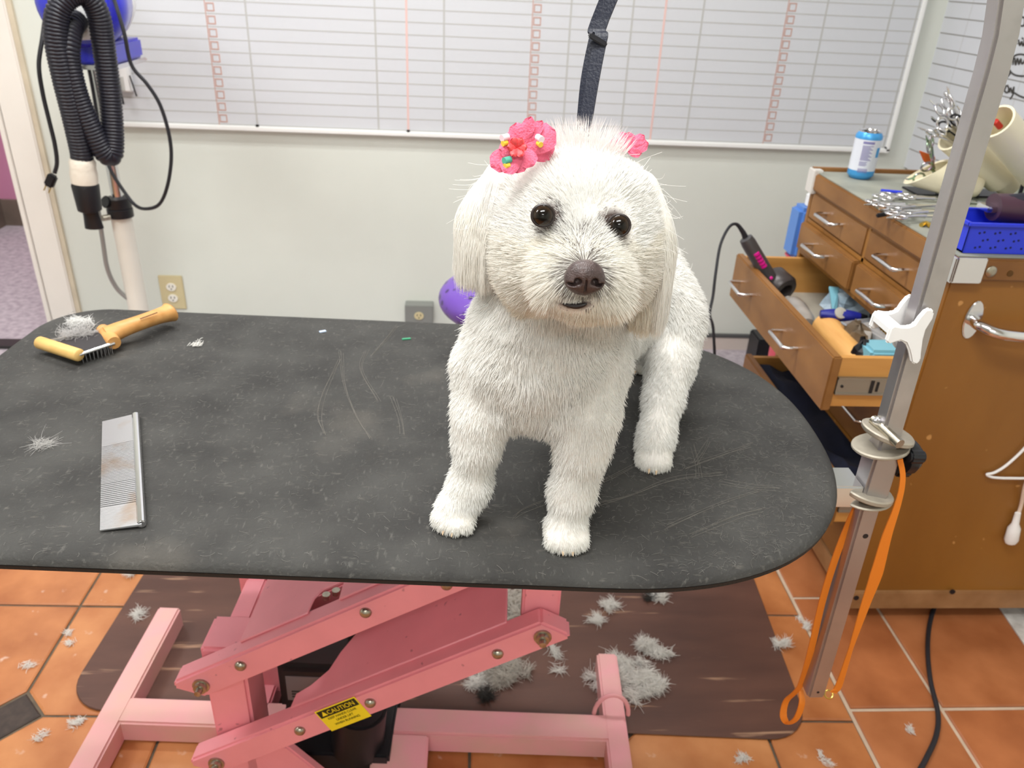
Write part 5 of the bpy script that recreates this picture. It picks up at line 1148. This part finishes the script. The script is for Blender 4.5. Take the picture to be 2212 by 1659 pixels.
# ---- fur roots on the skin
tri = np.concatenate([Q[:, [0, 1, 2]], Q[:, [0, 2, 3]]]); A, B_, C_ = V[tri[:, 0]], V[tri[:, 1]], V[tri[:, 2]]
nr = np.cross(B_ - A, C_ - A); ar = np.linalg.norm(nr, axis=1) / 2
NF = 330000
cen = (A + B_ + C_) / 3
wgt = ar * (1.0 + 2.6 * ((cen[:, 2] > 0.97) & (cen[:, 1] < 0.70))) * np.where((cen[:, 1] > 0.9) | (cen[:, 2] < ZT + 0.002), 0.55, 1.0)
pick = rng.choice(len(tri), NF, p=wgt / wgt.sum()); r1, r2 = rng.random(NF), rng.random(NF); sw = r1 + r2 > 1; r1[sw], r2[sw] = 1 - r1[sw], 1 - r2[sw]
P = A[pick] + (B_ - A)[pick] * r1[:, None] + (C_ - A)[pick] * r2[:, None]
def grad(P, e=0.0015):
    g = np.stack([field(P + e * np.eye(3)[i]) - field(P - e * np.eye(3)[i]) for i in range(3)], 1); return g / np.maximum(np.linalg.norm(g, axis=1), 1e-9)[:, None]
Nn = np.concatenate([grad(c) for c in np.array_split(P, 8)])
ids = np.concatenate([field(c, True)[1] for c in np.array_split(P, 8)]); tags = np.array([p[0] for p in prims])[ids]
keep = (np.linalg.norm(P - eA, axis=1) > 0.0100) & (np.linalg.norm(P - eB, axis=1) > 0.0100) & (P[:, 2] > ZT + 0.003)
qn = (P - NO) / np.array([0.0165, 0.016, 0.0150]); keep &= np.linalg.norm(qn, axis=1) > 1.0
for a in MOUTH: keep &= np.linalg.norm((P - a) * np.array([1, 0.5, 1.6]), axis=1) > 0.0042
P, Nn, tags = P[keep], Nn[keep], tags[keep]; n = len(P)
isb, isl, isp = tags == 'body', tags == 'leg', tags == 'paw'; ish, ism = tags == 'head', tags == 'muzzle'; isA, isB = tags == 'earA', tags == 'earB'; isE = isA | isB
down = np.array([0, 0, -1.0]); U = lambda v: v / np.maximum(np.linalg.norm(v, axis=-1, keepdims=True), 1e-9)
def noise(P, sc, ph): return np.stack([np.sin(P[:, 0] * sc * 1.3 + P[:, 2] * sc * 0.7 + ph) + np.sin(P[:, 1] * sc * 1.1 - P[:, 2] * sc * 1.2 + ph * 2), np.sin(P[:, 1] * sc + P[:, 0] * sc * 0.8 + ph * 3) + np.sin(P[:, 2] * sc * 1.4 + ph), np.sin(P[:, 2] * sc * 0.9 - P[:, 0] * sc * 1.5 + ph * 1.7) + np.sin(P[:, 1] * sc * 1.6 + ph * 0.6)], 1) * 0.5
comb = np.tile(down, (n, 1)); comb[isb] += np.array([0.15, 0.35, 0])
# head: hair sweeps away from the bridge between the eyes; muzzle sweeps away from the nose
bridge = (eA + eB) / 2 + np.array([0.002, -0.01, -0.012])
hm_ = ish | ism; away = U(P - bridge) + np.array([0, 0.45, 0.12]); upb = U(P - (HEADC + np.array([0.0, -0.05, 0.02]))) + np.array([0, 0.6, 0.2])
hz = np.clip(((P - HEADC)[:, 2] - 0.012) / 0.02, 0, 1)[:, None]; hc = away * (1 - hz) + upb * hz
mz = U(P - (NO + np.array([0, 0.01, 0.014]))) + np.array([0, 0.25, -0.55])
wm = np.clip((0.066 - np.linalg.norm(P - NO, axis=1)) / 0.030, 0, 1)[:, None]; wm = np.where((P[:, 2] > NO[2] + 0.026)[:, None], wm * 0.35, wm); wm = wm * wm * (3 - 2 * wm)
comb[hm_] = (U(hc) * (1 - wm) + U(mz) * wm)[hm_]
up_b = ism & (np.abs(P[:, 0] - NO[0]) < 0.016) & (P[:, 2] > NO[2] + 0.006); comb[up_b] = (np.stack([np.clip((P[:, 0] - NO[0]) / 0.012, -1, 1) * 0.9, np.full(n, 0.6), np.full(n, 0.5)], 1) + rng.normal(0, 0.35, (n, 3)))[up_b]
comb[isE] = down + 0
tan = comb - Nn * np.sum(comb * Nn, 1, keepdims=True); tan = U(tan)
lift = np.full(n, 0.55); lift[isl] = 0.5; lift[isp] = 0.45; lift[hm_] = 0.40; lift[isE] = 0.16
wig = noise(P, 95, 0.3) * 0.30 + noise(P, 210, 1.1) * 0.20; wig[isl | isp] *= 0.7; wig[hm_] *= 0.55; wig[isE] *= 0.18
D = U(Nn * lift[:, None] + tan * (1 - lift * 0.5)[:, None] + wig + rng.normal(0, 0.17, (n, 3)) * np.where(isE, 0.3, 1.0)[:, None])
Ln = np.full(n, 0.0105); Ln[isl] = 0.0072; Ln[isp] = 0.0050; nd = np.linalg.norm(P - NO, axis=1); Ln[hm_] = (0.0080 + 0.0070 * wm[:, 0] * np.clip((nd - 0.018) / 0.022, -0.5, 1.0))[hm_]
for e in (eA, eB):
    de = np.linalg.norm(P - e, axis=1); Ln *= np.clip((de - 0.006) / 0.022, 0.30, 1.0)
dmo = np.min([np.linalg.norm(P - a, axis=1) for a in MOUTH], 0); Ln *= np.clip(dmo / 0.016, 0.22, 1.0); Ln[ism & (P[:, 2] < MOUTH[2][2] - 0.002) & (np.abs(P[:, 0] - NO[0]) < 0.03)] *= 0.55
Ln *= 0.62 + 0.7 * rng.random(n)
zEA = PY(1035, 596, 0.664).z; zEB = PY(1385, 690, 0.648).z
for s_, ze in ((isA, zEA), (isB, zEB)):
    jit = rng.normal(0, 0.0035, n) + noise(P, 160, 2.0)[:, 0] * 0.003; Ln[s_] = np.clip(P[s_, 2] - ze + jit[s_], 0.010, 0.085) * np.where(rng.random(s_.sum()) < 0.72, 1.0, 0.6)
bend = np.tile(down, (n, 1)) * 0.30; bend[isE] = down * 0.6; bend[hm_] = tan[hm_] * 0.28 + down * 0.08 * wm[hm_]
# crown tuft
tuftc = vec(PY(1262, 318, 0.645)); tf = ish & (np.linalg.norm((P - tuftc) * np.array([0.55, 0.8, 1.0]), axis=1) < 0.019) & (rng.random(n) < 0.16); Ln[tf] = 0.012 + 0.017 * rng.random(tf.sum())
sprd = (P - (tuftc - np.array([0, 0, 0.05]))); D[tf] = U(U(sprd)[tf] * np.array([1.5, 0.6, 1.0]) + rng.normal(0, 0.14, (tf.sum(), 3)) + np.array([0, 0.05, 0.35])); bend[tf] = 0
K = 6; tt_ = np.linspace(0, 1, K)
ear_t = isE[:, None]
pts = P[:, None, :] - Nn[:, None, :] * 0.001 + D[:, None, :] * (Ln[:, None] * tt_)[..., None] + bend[:, None, :] * (Ln[:, None] * tt_ ** 2)[..., None]
# ears: fall straight along the flap, pulled to a common hem
for s_, ctr in ((isA, vec(PY(1044, 560, 0.655))), (isB, vec(PY(1393, 640, 0.648)))):
    k = s_.sum(); base_ = P[s_]; off = Nn[s_] * (0.0035 + 0.004 * rng.random(k))[:, None]; inw = (ctr - base_) * np.array([0.25, 0.35, 0]) * rng.random((k, 1))
    for j in range(K):
        t = tt_[j]; pts[s_, j] = base_ + off * math.sin(min(1, t * 2.2) * math.pi / 2) + down * (Ln[s_] * t)[:, None] + inw * (t ** 2) + rng.normal(0, 0.0006, (k, 3)) * t + noise(base_, 240, 0.5)[:] * 0.0018 * t
zmin = ZT + 0.0012; pts[..., 2] = np.maximum(pts[..., 2], zmin)
rad = np.full(n, 0.00034); rad[ish | ism] = 0.00023; rad[isE] = 0.00026; rad[tf] = 0.00018
radii = rad[:, None] * np.array([1.0, 1.0, 0.92, 0.8, 0.55, 0.12])[None]
white = np.array([0.925, 0.915, 0.89]); cream_ = np.array([0.92, 0.85, 0.68]); pinkc = np.array([0.90, 0.845, 0.83]); darkc = np.array([0.085, 0.060, 0.052])
cols = np.tile(white, (n, 1)); cr = np.zeros(n)
cr[isE] = np.clip((1.045 - P[isE, 2]) / 0.05, 0, 1) * 0.40 + 0.18 * (noise(P, 70, 4.0)[isE, 1] > 0.25)
lowm = ism & (P[:, 2] < NO[2] + 0.01); cr[lowm] = 0.22 + 0.28 * np.clip(noise(P, 60, 1.0)[lowm, 0], 0, 1)
cr[isp] = 0.10; cr = np.clip(cr + rng.normal(0, 0.05, n), 0, 0.85); cols = cols * (1 - cr[:, None]) + cream_ * cr[:, None]
cols[tf] = pinkc
fold = np.clip(noise(P, 60, 2.5)[:, 2], 0, 1) * 0.06; cols = cols * (1 - fold[:, None] * isb[:, None])
dkh = dark_amount(P); isd = rng.random(n) < dkh * 0.66; mixd = (0.55 + 0.45 * rng.random(n))[:, None]; cols[isd] = (cols * (1 - mixd) + darkc * mixd)[isd]
br = (np.abs(P[:, 0] - NO[0]) < 0.010) & (P[:, 2] > NO[2] + 0.008) & (P[:, 2] < NO[2] + 0.030) & ism; isd2 = br & (rng.random(n) < 0.10); cols[isd2] = np.array([0.28, 0.25, 0.24])
hair_object('fur', pts, radii, cols, FURM, dog_body, 'stuff')
# a few long stray hairs at the silhouette
ks = rng.choice(np.where(ish | isb | isE)[0], 500); pst = P[ks][:, None, :] + U(D[ks] + Nn[ks] * 0.6)[:, None, :] * (0.015 * tt_)[None, :, None] * (0.6 + 0.7 * rng.random((500, 1, 1))) + (rng.normal(0, 0.3, (500, 3)) * 0.02)[:, None, :] * (tt_ ** 2)[None, :, None]
hair_object('stray_hairs', pst, np.full((500, K), 0.00012), np.tile(white, (500, 1)), FURM, dog_body, 'stuff')

# ---- eyes
EYEM = bpy.data.materials.new('dog eye'); EYEM.use_nodes = True; nt = EYEM.node_tree; N = nt.nodes; L = nt.links; bs = N['Principled BSDF']
tc = N.new('ShaderNodeTexCoord'); sx = N.new('ShaderNodeSeparateXYZ'); L.new(tc.outputs['Object'], sx.inputs[0])
q2 = N.new('ShaderNodeMath'); q2.operation = 'MULTIPLY_ADD'
vl = N.new('ShaderNodeVectorMath'); vl.operation = 'LENGTH'; cb = N.new('ShaderNodeCombineXYZ'); L.new(sx.outputs['X'], cb.inputs['X']); L.new(sx.outputs['Z'], cb.inputs['Y']); L.new(cb.outputs[0], vl.inputs[0])
rpn = N.new('ShaderNodeValToRGB'); mr = N.new('ShaderNodeMapRange'); mr.inputs['From Max'].default_value = 0.0088; L.new(vl.outputs['Value'], mr.inputs['Value']); L.new(mr.outputs[0], rpn.inputs[0])
cr_ = rpn.color_ramp; cr_.elements[0].position = 0.0; cr_.elements[0].color = (0.004, 0.003, 0.003, 1); cr_.elements[1].position = 0.40; cr_.elements[1].color = (0.006, 0.005, 0.004, 1)
for pos, c in ((0.52, (0.010, 0.006, 0.004)), (0.70, (0.026, 0.014, 0.007)), (0.80, (0.016, 0.010, 0.006)), (0.86, (0.010, 0.008, 0.007)), (0.99, (0.01, 0.008, 0.008))): e_ = cr_.elements.new(pos); e_.color = (*c, 1)
L.new(rpn.outputs[0], bs.inputs['Base Color']); bs.inputs['Roughness'].default_value = 0.04; bs.inputs['Specular IOR Level'].default_value = 0.35
LID = mat('dark eyelid', (44, 34, 32), 0.35)
for e, tl_ in ((eA, -0.05), (eB, 0.10)):
    c = Vector(e); tgt = Vector((0.0, 0.0, CAMZ)); gz_ = (tgt - c).normalized()
    o = MB().lathe((0, 0, 0), (0, -1, 0), [(0.0088 * math.cos(a), 0.0088 * math.sin(a) + (0.0007 * max(0, math.sin(a)) ** 6)) for a in [-math.pi / 2 + math.pi * k / 24 for k in range(25)]], 40).build('eye', EYEM, DOG, smooth=True, angle=180)
    o.matrix_parent_inverse = PINV[DOG.name]; o.matrix_basis = Matrix.Translation(c + gz_ * 0.0010) @ gz_.to_track_quat('-Y', 'Z').to_matrix().to_4x4()
    R3 = gz_.to_track_quat('-Y', 'Z').to_matrix(); ringp = []
    for k in range(41):
        a = 2 * math.pi * k / 40; rx = 0.0080; rz = 0.0077 if math.sin(a) > 0 else 0.0075
        ringp.append(c + R3 @ Vector((rx * math.cos(a), -0.0046, rz * math.sin(a))))
    MB().tube(ringp, 0.0012, 8, cap=False).build('eyelid', LID, DOG, smooth=True)
# ---- nose
NQ = vec(NOSE)
def nose_f(P):
    f = sd_ell(P, NQ + np.array([0, 0, -0.0006]), (0.0138, 0.0120, 0.0124)); f = smin(f, sd_ell(P, NQ + np.array([0, -0.004, 0.005]), (0.0115, 0.0080, 0.0070)), 0.004)
    for s in (-1, 1):
        f = smin(f, sd_ell(P, NQ + np.array([s * 0.0078, -0.004, -0.001]), (0.0062, 0.0072, 0.0064)), 0.003)
        hole = np.minimum(sd_ell(P, NQ + np.array([s * 0.0058, -0.0118, 0.0002]), (0.0027, 0.0055, 0.0027)), sd_ell(P, NQ + np.array([s * 0.0095, -0.0095, -0.0022]), (0.0036, 0.0046, 0.0014)))
        f = -smin(-f, hole, 0.0012)
    gro = sd_ell(P, NQ + np.array([0.0, -0.0122, -0.0050]), (0.0007, 0.0045, 0.0080)); return -smin(-f, gro, 0.0012)
NV, NQf = surfnet(nose_f, NQ - 0.022, NQ + 0.022, 0.0007)
NOSEM = mat('dog nose leather', (86, 70, 68), 0.34, rgb2=(58, 46, 45), scale=130, bump=0.35, bscale=900, spec=0.5, coat=0.12)
place('nose', np_mesh('nose', NV, NQf, NOSEM), DOG)
# ---- mouth line and dark lips
mp_ = [Vector(m_ + np.array([0, -0.0015, 0])) for m_ in MOUTH]
MB().tube(spline(mp_, 5), [0.0007 + 0.0014 * math.sin(math.pi * i / 20) for i in range(21)], 8).build('mouth', mat('dark lip', (34, 26, 26), 0.5), DOG, smooth=True)
# ---- claws
CLAW = mat('claw horn', (224, 196, 164), 0.4)
for (c, d, s), w in zip(pawinfo, (0.0200, 0.0200, 0.0172, 0.0172)):
    for o_, f_ in ((-0.38, 1.0), (0.38, 1.0)):
        q = np.array([c[0], c[1], ZT + 0.0065]) + s * o_ * w * 0.62 + d * (0.0175 + 0.006 * f_)
        MB().tube([Vector(q - d * 0.005), Vector(q), Vector(q + d * 0.0015 + np.array([0, 0, -0.003]))], [0.0014, 0.0012, 0.0004], 8).build('claw', CLAW, DOG, smooth=True)

# ---------------------------------------------------------------- pink bows
TULLE = mat('pink tulle', (250, 116, 148), 0.7, var=0.06, scale=120, bump=0.5, bscale=600); RIB = mat('coral ribbon', (248, 92, 96), 0.45)
def petal(c, ang, tilt, L, w, name, parent, mt, basis, curl=0.25):
    """a folded leaf-shaped loop of cloth"""
    ex, ey, ez = basis; d = ex * math.cos(ang) + ez * math.sin(ang); sd = -ex * math.sin(ang) + ez * math.cos(ang); dd = (d * math.cos(tilt) - ey * math.sin(tilt)); b = MB(); vs = []; nu, nv = 8, 4
    for i in range(nu + 1):
        t = i / nu; ww = w * (0.10 + 2.0 * math.sqrt(max(0.0, t * (1.0 - t))) * (0.55 + 0.5 * t))
        for j in range(nv + 1):
            s = j / nv * 2 - 1; vs.append(Vector(c) + dd * (L * t) + sd * (ww * s) - ey * (curl * ww * (1 - s * s) + 0.001 * math.sin(9 * t + 5 * s)))
    m2_ = len(vs); vs2 = vs + [v_ + ey * 0.0006 for v_ in vs]
    fs = [(i * (nv + 1) + j, i * (nv + 1) + j + 1, (i + 1) * (nv + 1) + j + 1, (i + 1) * (nv + 1) + j) for i in range(nu) for j in range(nv)]; fs2 = fs + [tuple(x + m2_ for x in f[::-1]) for f in fs]
    return b.add(vs2, fs2).build(name, mt, parent, smooth=True, angle=80)
def bow(c, label, petals, basis, deco):
    t = thing('hair_bow', label, 'hair bow', c, group='pink hair bows on the dog')
    for ang, tilt, L, w in petals: petal(c, math.radians(ang), math.radians(tilt), L, w, 'petal', t, TULLE, basis)
    if deco:
        ex, ey, ez = basis
        for k in range(6):
            a = k * 1.05; petal(Vector(c) - ey * 0.006 - ex * 0.003, a, 0.5, 0.0085, 0.0032, 'ribbon_petal', t, RIB, basis, 0.5)
        for (dx, dz, col1, col2) in ((-0.0125, -0.010, 'mint', (88, 180, 158)), (0.0150, 0.0060, 'white', (246, 226, 236)), (-0.0145, 0.0060, 'blush', (246, 216, 226))):
            p = Vector(c) + ex * dx + ez * dz - ey * 0.009; ax = (ex * 0.7 * (1 if dx < 0 else -0.4) + ez * 0.25 + ey * 0.5).normalized()
            s_ = MB().cyl(p, p + ax * 0.006, 0.0026, seg=12).build('bead', mat('bead ' + col1, col2, 0.3), t, smooth=True, angle=50)
            MB().cyl(p + ax * 0.001 - ez * 0.004, p + ax * 0.005 - ez * 0.004, 0.0021, seg=10).build('bead', mat('bead yellow', (248, 206, 74), 0.3), t, smooth=True, angle=50)
    return t
EX = Vector((1, 0, 0.0)); EYv = Vector((0, 0.9, -0.30)).normalized(); EZ = EX.cross(EYv) * 1.0
if EZ.z < 0: EZ = -EZ
bow(PY(1124, 322, 0.606), 'pink tulle hair bow with ribbon flower and beads above the left-hand ear', [(52, 5, 0.026, 0.0050), (72, 15, 0.0245, 0.0055), (100, 10, 0.019, 0.0075), (28, -5, 0.030, 0.0115), (8, -30, 0.032, 0.0110), (150, 15, 0.016, 0.008), (212, 5, 0.026, 0.0090), (236, 20, 0.0235, 0.0080), (262, 5, 0.018, 0.0075), (310, 10, 0.016, 0.0075), (185, 25, 0.018, 0.0070)], (EX, EYv, EZ), True)
bow(PY(1354, 322, 0.664), 'pink tulle hair bow peeking over the top of the right-hand ear', [(125, 10, 0.015, 0.0060), (85, 15, 0.0135, 0.0055), (38, 15, 0.0175, 0.0050), (14, 10, 0.0180, 0.0060), (160, 5, 0.016, 0.006), (-14, 0, 0.013, 0.005)], (EX, EYv, EZ), False)

# ---------------------------------------------------------------- clipped hair lying about
def clump(name, c, size, nh, label, seed, col=(0.86, 0.84, 0.80), length=0.03, rad_=0.0004, group='clipped fur tufts', parent=None, up=0.35):
    r_ = np.random.default_rng(seed); k = 6; t = np.linspace(0, 1, k)
    nc = max(3, nh // 45); sc_ = r_.normal(0, 0.45, (nc, 3)) * np.array(size); sa = r_.random(nc) * 2 * np.pi; wh = r_.integers(0, nc, nh)
    an2 = sa[wh] + r_.normal(0, 0.28, nh); o = sc_[wh] + r_.normal(0, 1, (nh, 3)) * np.array([0.0035, 0.0035, 0.4 * size[2]]); o[:, 2] = np.abs(o[:, 2]) * 0.8
    d = np.stack([np.cos(an2), np.sin(an2), r_.normal(0.05, up, nh)], 1)
    s = np.stack([-np.sin(an2), np.cos(an2), r_.normal(0, 0.3, nh)], 1) * r_.normal(0, 0.5, (nh, 1)); L_ = length * (0.5 + 0.8 * r_.random(nh))
    pts = o[:, None, :] + d[:, None, :] * (L_[:, None] * (t - 0.5))[..., None] + s[:, None, :] * (L_[:, None] * (t - 0.5) ** 2 * 2)[..., None]
    pts[..., 2] = np.abs(pts[..., 2]) + 0.0006
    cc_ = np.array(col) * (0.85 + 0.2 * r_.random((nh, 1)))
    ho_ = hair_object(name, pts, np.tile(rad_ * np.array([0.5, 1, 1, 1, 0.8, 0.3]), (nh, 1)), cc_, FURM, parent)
    ho_.location = Vector(c)
    if parent is None: tag(ho_, label, 'fur tuft', group)
    else: ho_['kind'] = 'stuff'
    return ho_
MZ = 0.0055
clump('fur_tuft', PZ(1340, 1445, MZ), (0.05, 0.03, 0.02), 900, 'big heap of clipped white fur behind the right pink foot', 1, length=0.035)
clump('fur_tuft', PZ(1400, 1485, MZ), (0.055, 0.028, 0.018), 1100, 'big heap of clipped white fur right of the right pink foot', 2, length=0.035)
clump('fur_tuft', PZ(1310, 1478, MZ), (0.02, 0.03, 0.012), 260, 'thin wisp of clipped fur left of the right pink foot', 3)
clump('fur_tuft', PZ(1400, 1400, MZ), (0.035, 0.022, 0.014), 500, 'jagged patch of clipped fur farther back on the brown mat', 4)
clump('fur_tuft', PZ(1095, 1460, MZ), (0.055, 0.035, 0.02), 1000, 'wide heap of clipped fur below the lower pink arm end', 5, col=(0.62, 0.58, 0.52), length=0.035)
clump('fur_tuft', PZ(1028, 1482, MZ), (0.018, 0.014, 0.012), 260, 'small round puff of fur at the left of the heap under the pink arm', 6)
clump('fur_tuft', PZ(1052, 1505, MZ), (0.016, 0.012, 0.008), 160, 'small black tuft of fur under the pink arm', 7, col=(0.05, 0.045, 0.04))
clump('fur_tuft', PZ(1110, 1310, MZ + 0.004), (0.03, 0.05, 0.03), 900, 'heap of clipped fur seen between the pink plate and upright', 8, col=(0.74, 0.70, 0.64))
clump('fur_tuft', PZ(1318, 1310, MZ), (0.022, 0.012, 0.01), 200, 'small white tuft on the brown mat below the table end', 9)
clump('fur_tuft', PZ(1290, 1340, MZ), (0.012, 0.014, 0.008), 120, 'tiny white tuft left of the others on the brown mat', 10)
clump('fur_tuft', PZ(1428, 1293, MZ), (0.022, 0.010, 0.01), 220, 'white tuft right under the table edge on the brown mat', 11)
clump('fur_tuft', PZ(1405, 1290, MZ), (0.010, 0.010, 0.008), 120, 'small black tuft right under the table edge', 12, col=(0.05, 0.045, 0.04))
clump('fur_tuft', PZ(1195, 1415, MZ), (0.008, 0.03, 0.006), 110, 'narrow streak of fur below the right end of the pink arm', 13)
clump('fur_tuft', PZ(1690, 1392, 0.0055), (0.012, 0.010, 0.008), 120, 'small white tuft at the right edge of the brown mat', 14)
clump('fur_tuft', PZ(300, 1330, MZ), (0.004, 0.015, 0.006), 60, 'narrow white tuft on the left part of the brown mat', 15)
clump('fur_tuft', PZ(285, 1238, 0.0005), (0.016, 0.026, 0.006), 160, 'white tuft on the tile at the left mat edge below the tabletop', 16)
for k, (u, v, sx_, sy_, n_, lb) in enumerate(((62, 1438, .014, .005, 50, 'thin white fleck of fur on the tile left of the mat'), (150, 1366, .006, .006, 40, 'upper of two white dots of fur on the tile left of the mat'), (150, 1388, .006, .004, 40, 'lower of two white dots of fur on the tile left of the mat'),
        (170, 1560, .020, .006, 110, 'smear of white fur in front of the left mat corner'), (85, 1590, .010, .016, 50, 'fleck of fur on the tile below the black accent tile'), (1600, 1640, .02, .012, 90, 'white fur flecks on the tile below the mat right end'), (1780, 1640, .012, .018, 60, 'white fur flecks below the orange strap loop'), (1970, 1577, .008, .006, 40, 'single white fleck on the red tile left of the black cord'), (1735, 1350, .012, .03, 90, 'white fur caught in the grout right of the mat'))):
    clump('fur_tuft', PZ(u, v, 0.0008), (sx_, sy_, 0.004), n_, lb, 40 + k, length=0.014)
# fur on the tabletop: wisps and shed hairs
clump('fur_wisp', PZ(100, 962, ZT + 0.0006), (0.022, 0.006, 0.003), 60, 'loose white wisp of fur on the tabletop left of the comb', 20, length=0.026, rad_=0.00015, up=0.06, col=(0.6, 0.58, 0.56))
clump('fur_wisp', PZ(424, 746, ZT + 0.0006), (0.005, 0.004, 0.004), 40, 'tiny white tuft on the tabletop right of the pin brush', 21, length=0.008)
tag(MB().box(PZ(878, 732, ZT + 0.0012), (0.013, 0.0035, 0.002), Matrix.Rotation(0.25, 3, 'Z')).build('green_scrap', mat('green plastic', (70, 160, 120), 0.4), bevel=0.0004), 'tiny green plastic scrap on the tabletop behind the dog', 'scrap')
tag(MB().box(PZ(697, 716, ZT + 0.0012), (0.010, 0.005, 0.002), Matrix.Rotation(0.5, 3, 'Z')).build('white_scrap', mat('pale blue plastic', (196, 210, 232), 0.4), bevel=0.0004), 'tiny pale blue scrap near the far table edge', 'scrap')
bp0 = np.array([[p.x, p.y, p.z] for p in BRUSH_PAD]); bc_ = bp0.mean(0)
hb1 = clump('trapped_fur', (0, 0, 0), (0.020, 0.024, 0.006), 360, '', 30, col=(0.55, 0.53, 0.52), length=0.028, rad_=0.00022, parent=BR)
hb1.matrix_parent_inverse = Matrix.Identity(4); hb1.location = PZ(165, 728, ZT + 0.020) - BR.location
hb2 = clump('trapped_fur', (0, 0, 0), (0.022, 0.008, 0.008), 260, '', 31, col=(0.85, 0.84, 0.82), length=0.018, rad_=0.00025, parent=BR)
hb2.matrix_parent_inverse = Matrix.Identity(4); hb2.location = PZ(175, 702, ZT + 0.020) - BR.location
# shed hairs all over the rubber top
nh = 4200; k = 5; t = np.linspace(-0.5, 0.5, k); lx = rng.uniform(-0.68, 0.39, nh); ly = rng.uniform(0.575, 1.15, nh)
rd = rng.random(nh) < 0.45; lx[rd] = rng.normal(0.28, 0.09, rd.sum()); ly[rd] = rng.normal(0.70, 0.12, rd.sum())
ins_ = (ly > 0.575) & (ly < 1.148) & (lx > -0.68) & ((np.maximum(0, lx - 0.10) / 0.285) ** 2.35 + (np.abs(ly - 0.861) / 0.287) ** 2.35 < 1); lx, ly = lx[ins_], ly[ins_]; nh = len(lx)
an = rng.normal(0.35, 0.8, nh); L_ = rng.gamma(2.0, 0.0024, nh) + 0.002; cvv = rng.normal(0, 0.12, nh)
hx = lx[:, None] + np.cos(an)[:, None] * L_[:, None] * t - np.sin(an)[:, None] * (cvv * L_)[:, None] * (t ** 2) * 4
hy = ly[:, None] + np.sin(an)[:, None] * L_[:, None] * t + np.cos(an)[:, None] * (cvv * L_)[:, None] * (t ** 2) * 4
hp_ = np.stack([hx * cT - hy * sT, hx * sT + hy * cT, np.full_like(hx, ZT + 0.0003)], -1)
ho = hair_object('shed_hairs', hp_, np.full((nh, k), 0.00011), np.tile(np.array([0.24, 0.23, 0.21]), (nh, 1)) * (0.6 + 0.6 * rng.random((nh, 1))), FURM, None, 'stuff'); tag(ho, 'fine shed hairs scattered over the charcoal tabletop', 'hair')
# long scratches of hair dragged over the rubber
scr = []
for pl in ([(736, 760), (745, 830), (770, 900), (800, 945)], [(735, 775), (700, 850), (690, 900), (700, 940)], [(790, 760), (780, 800), (815, 870)], [(860, 705), (835, 735), (805, 770)], [(940, 1105), (1000, 1090), (1060, 1100)], [(1110, 1120), (1150, 1095), (1300, 1040), (1380, 1000)], [(1280, 1090), (1360, 1070), (1450, 1035), (1560, 1020)], [(1440, 1140), (1540, 1095), (1640, 1060)], [(1490, 1160), (1590, 1120), (1650, 1105)], [(1500, 1000), (1520, 970), (1530, 950)], [(1500, 960), (1508, 1000), (1512, 1030)], [(1480, 1010), (1560, 980), (1620, 960)], [(1560, 1035), (1620, 1045), (1680, 1050)], [(850, 860), (868, 905), (872, 940)]):
    for rep in range(3):
        dx_, dy_ = rng.normal(0, 3, 2); sp_ = spline([PZ(u + dx_ + rng.normal(0, 2), v + dy_ + rng.normal(0, 2), ZT + 0.0004) for u, v in pl], 5)
        idx_ = np.linspace(0, len(sp_) - 1, 12); scr.append([[*(sp_[int(i)].lerp(sp_[min(int(i) + 1, len(sp_) - 1)], i - int(i)))] for i in idx_])
scr = np.array(scr); ho = hair_object('hair_streaks', scr, np.full(scr.shape[:2], 0.00016), np.tile(np.array([0.27, 0.25, 0.22]), (len(scr), 1)), FURM, None, 'stuff'); tag(ho, 'long curved hair streaks dragged over the charcoal tabletop', 'hair')
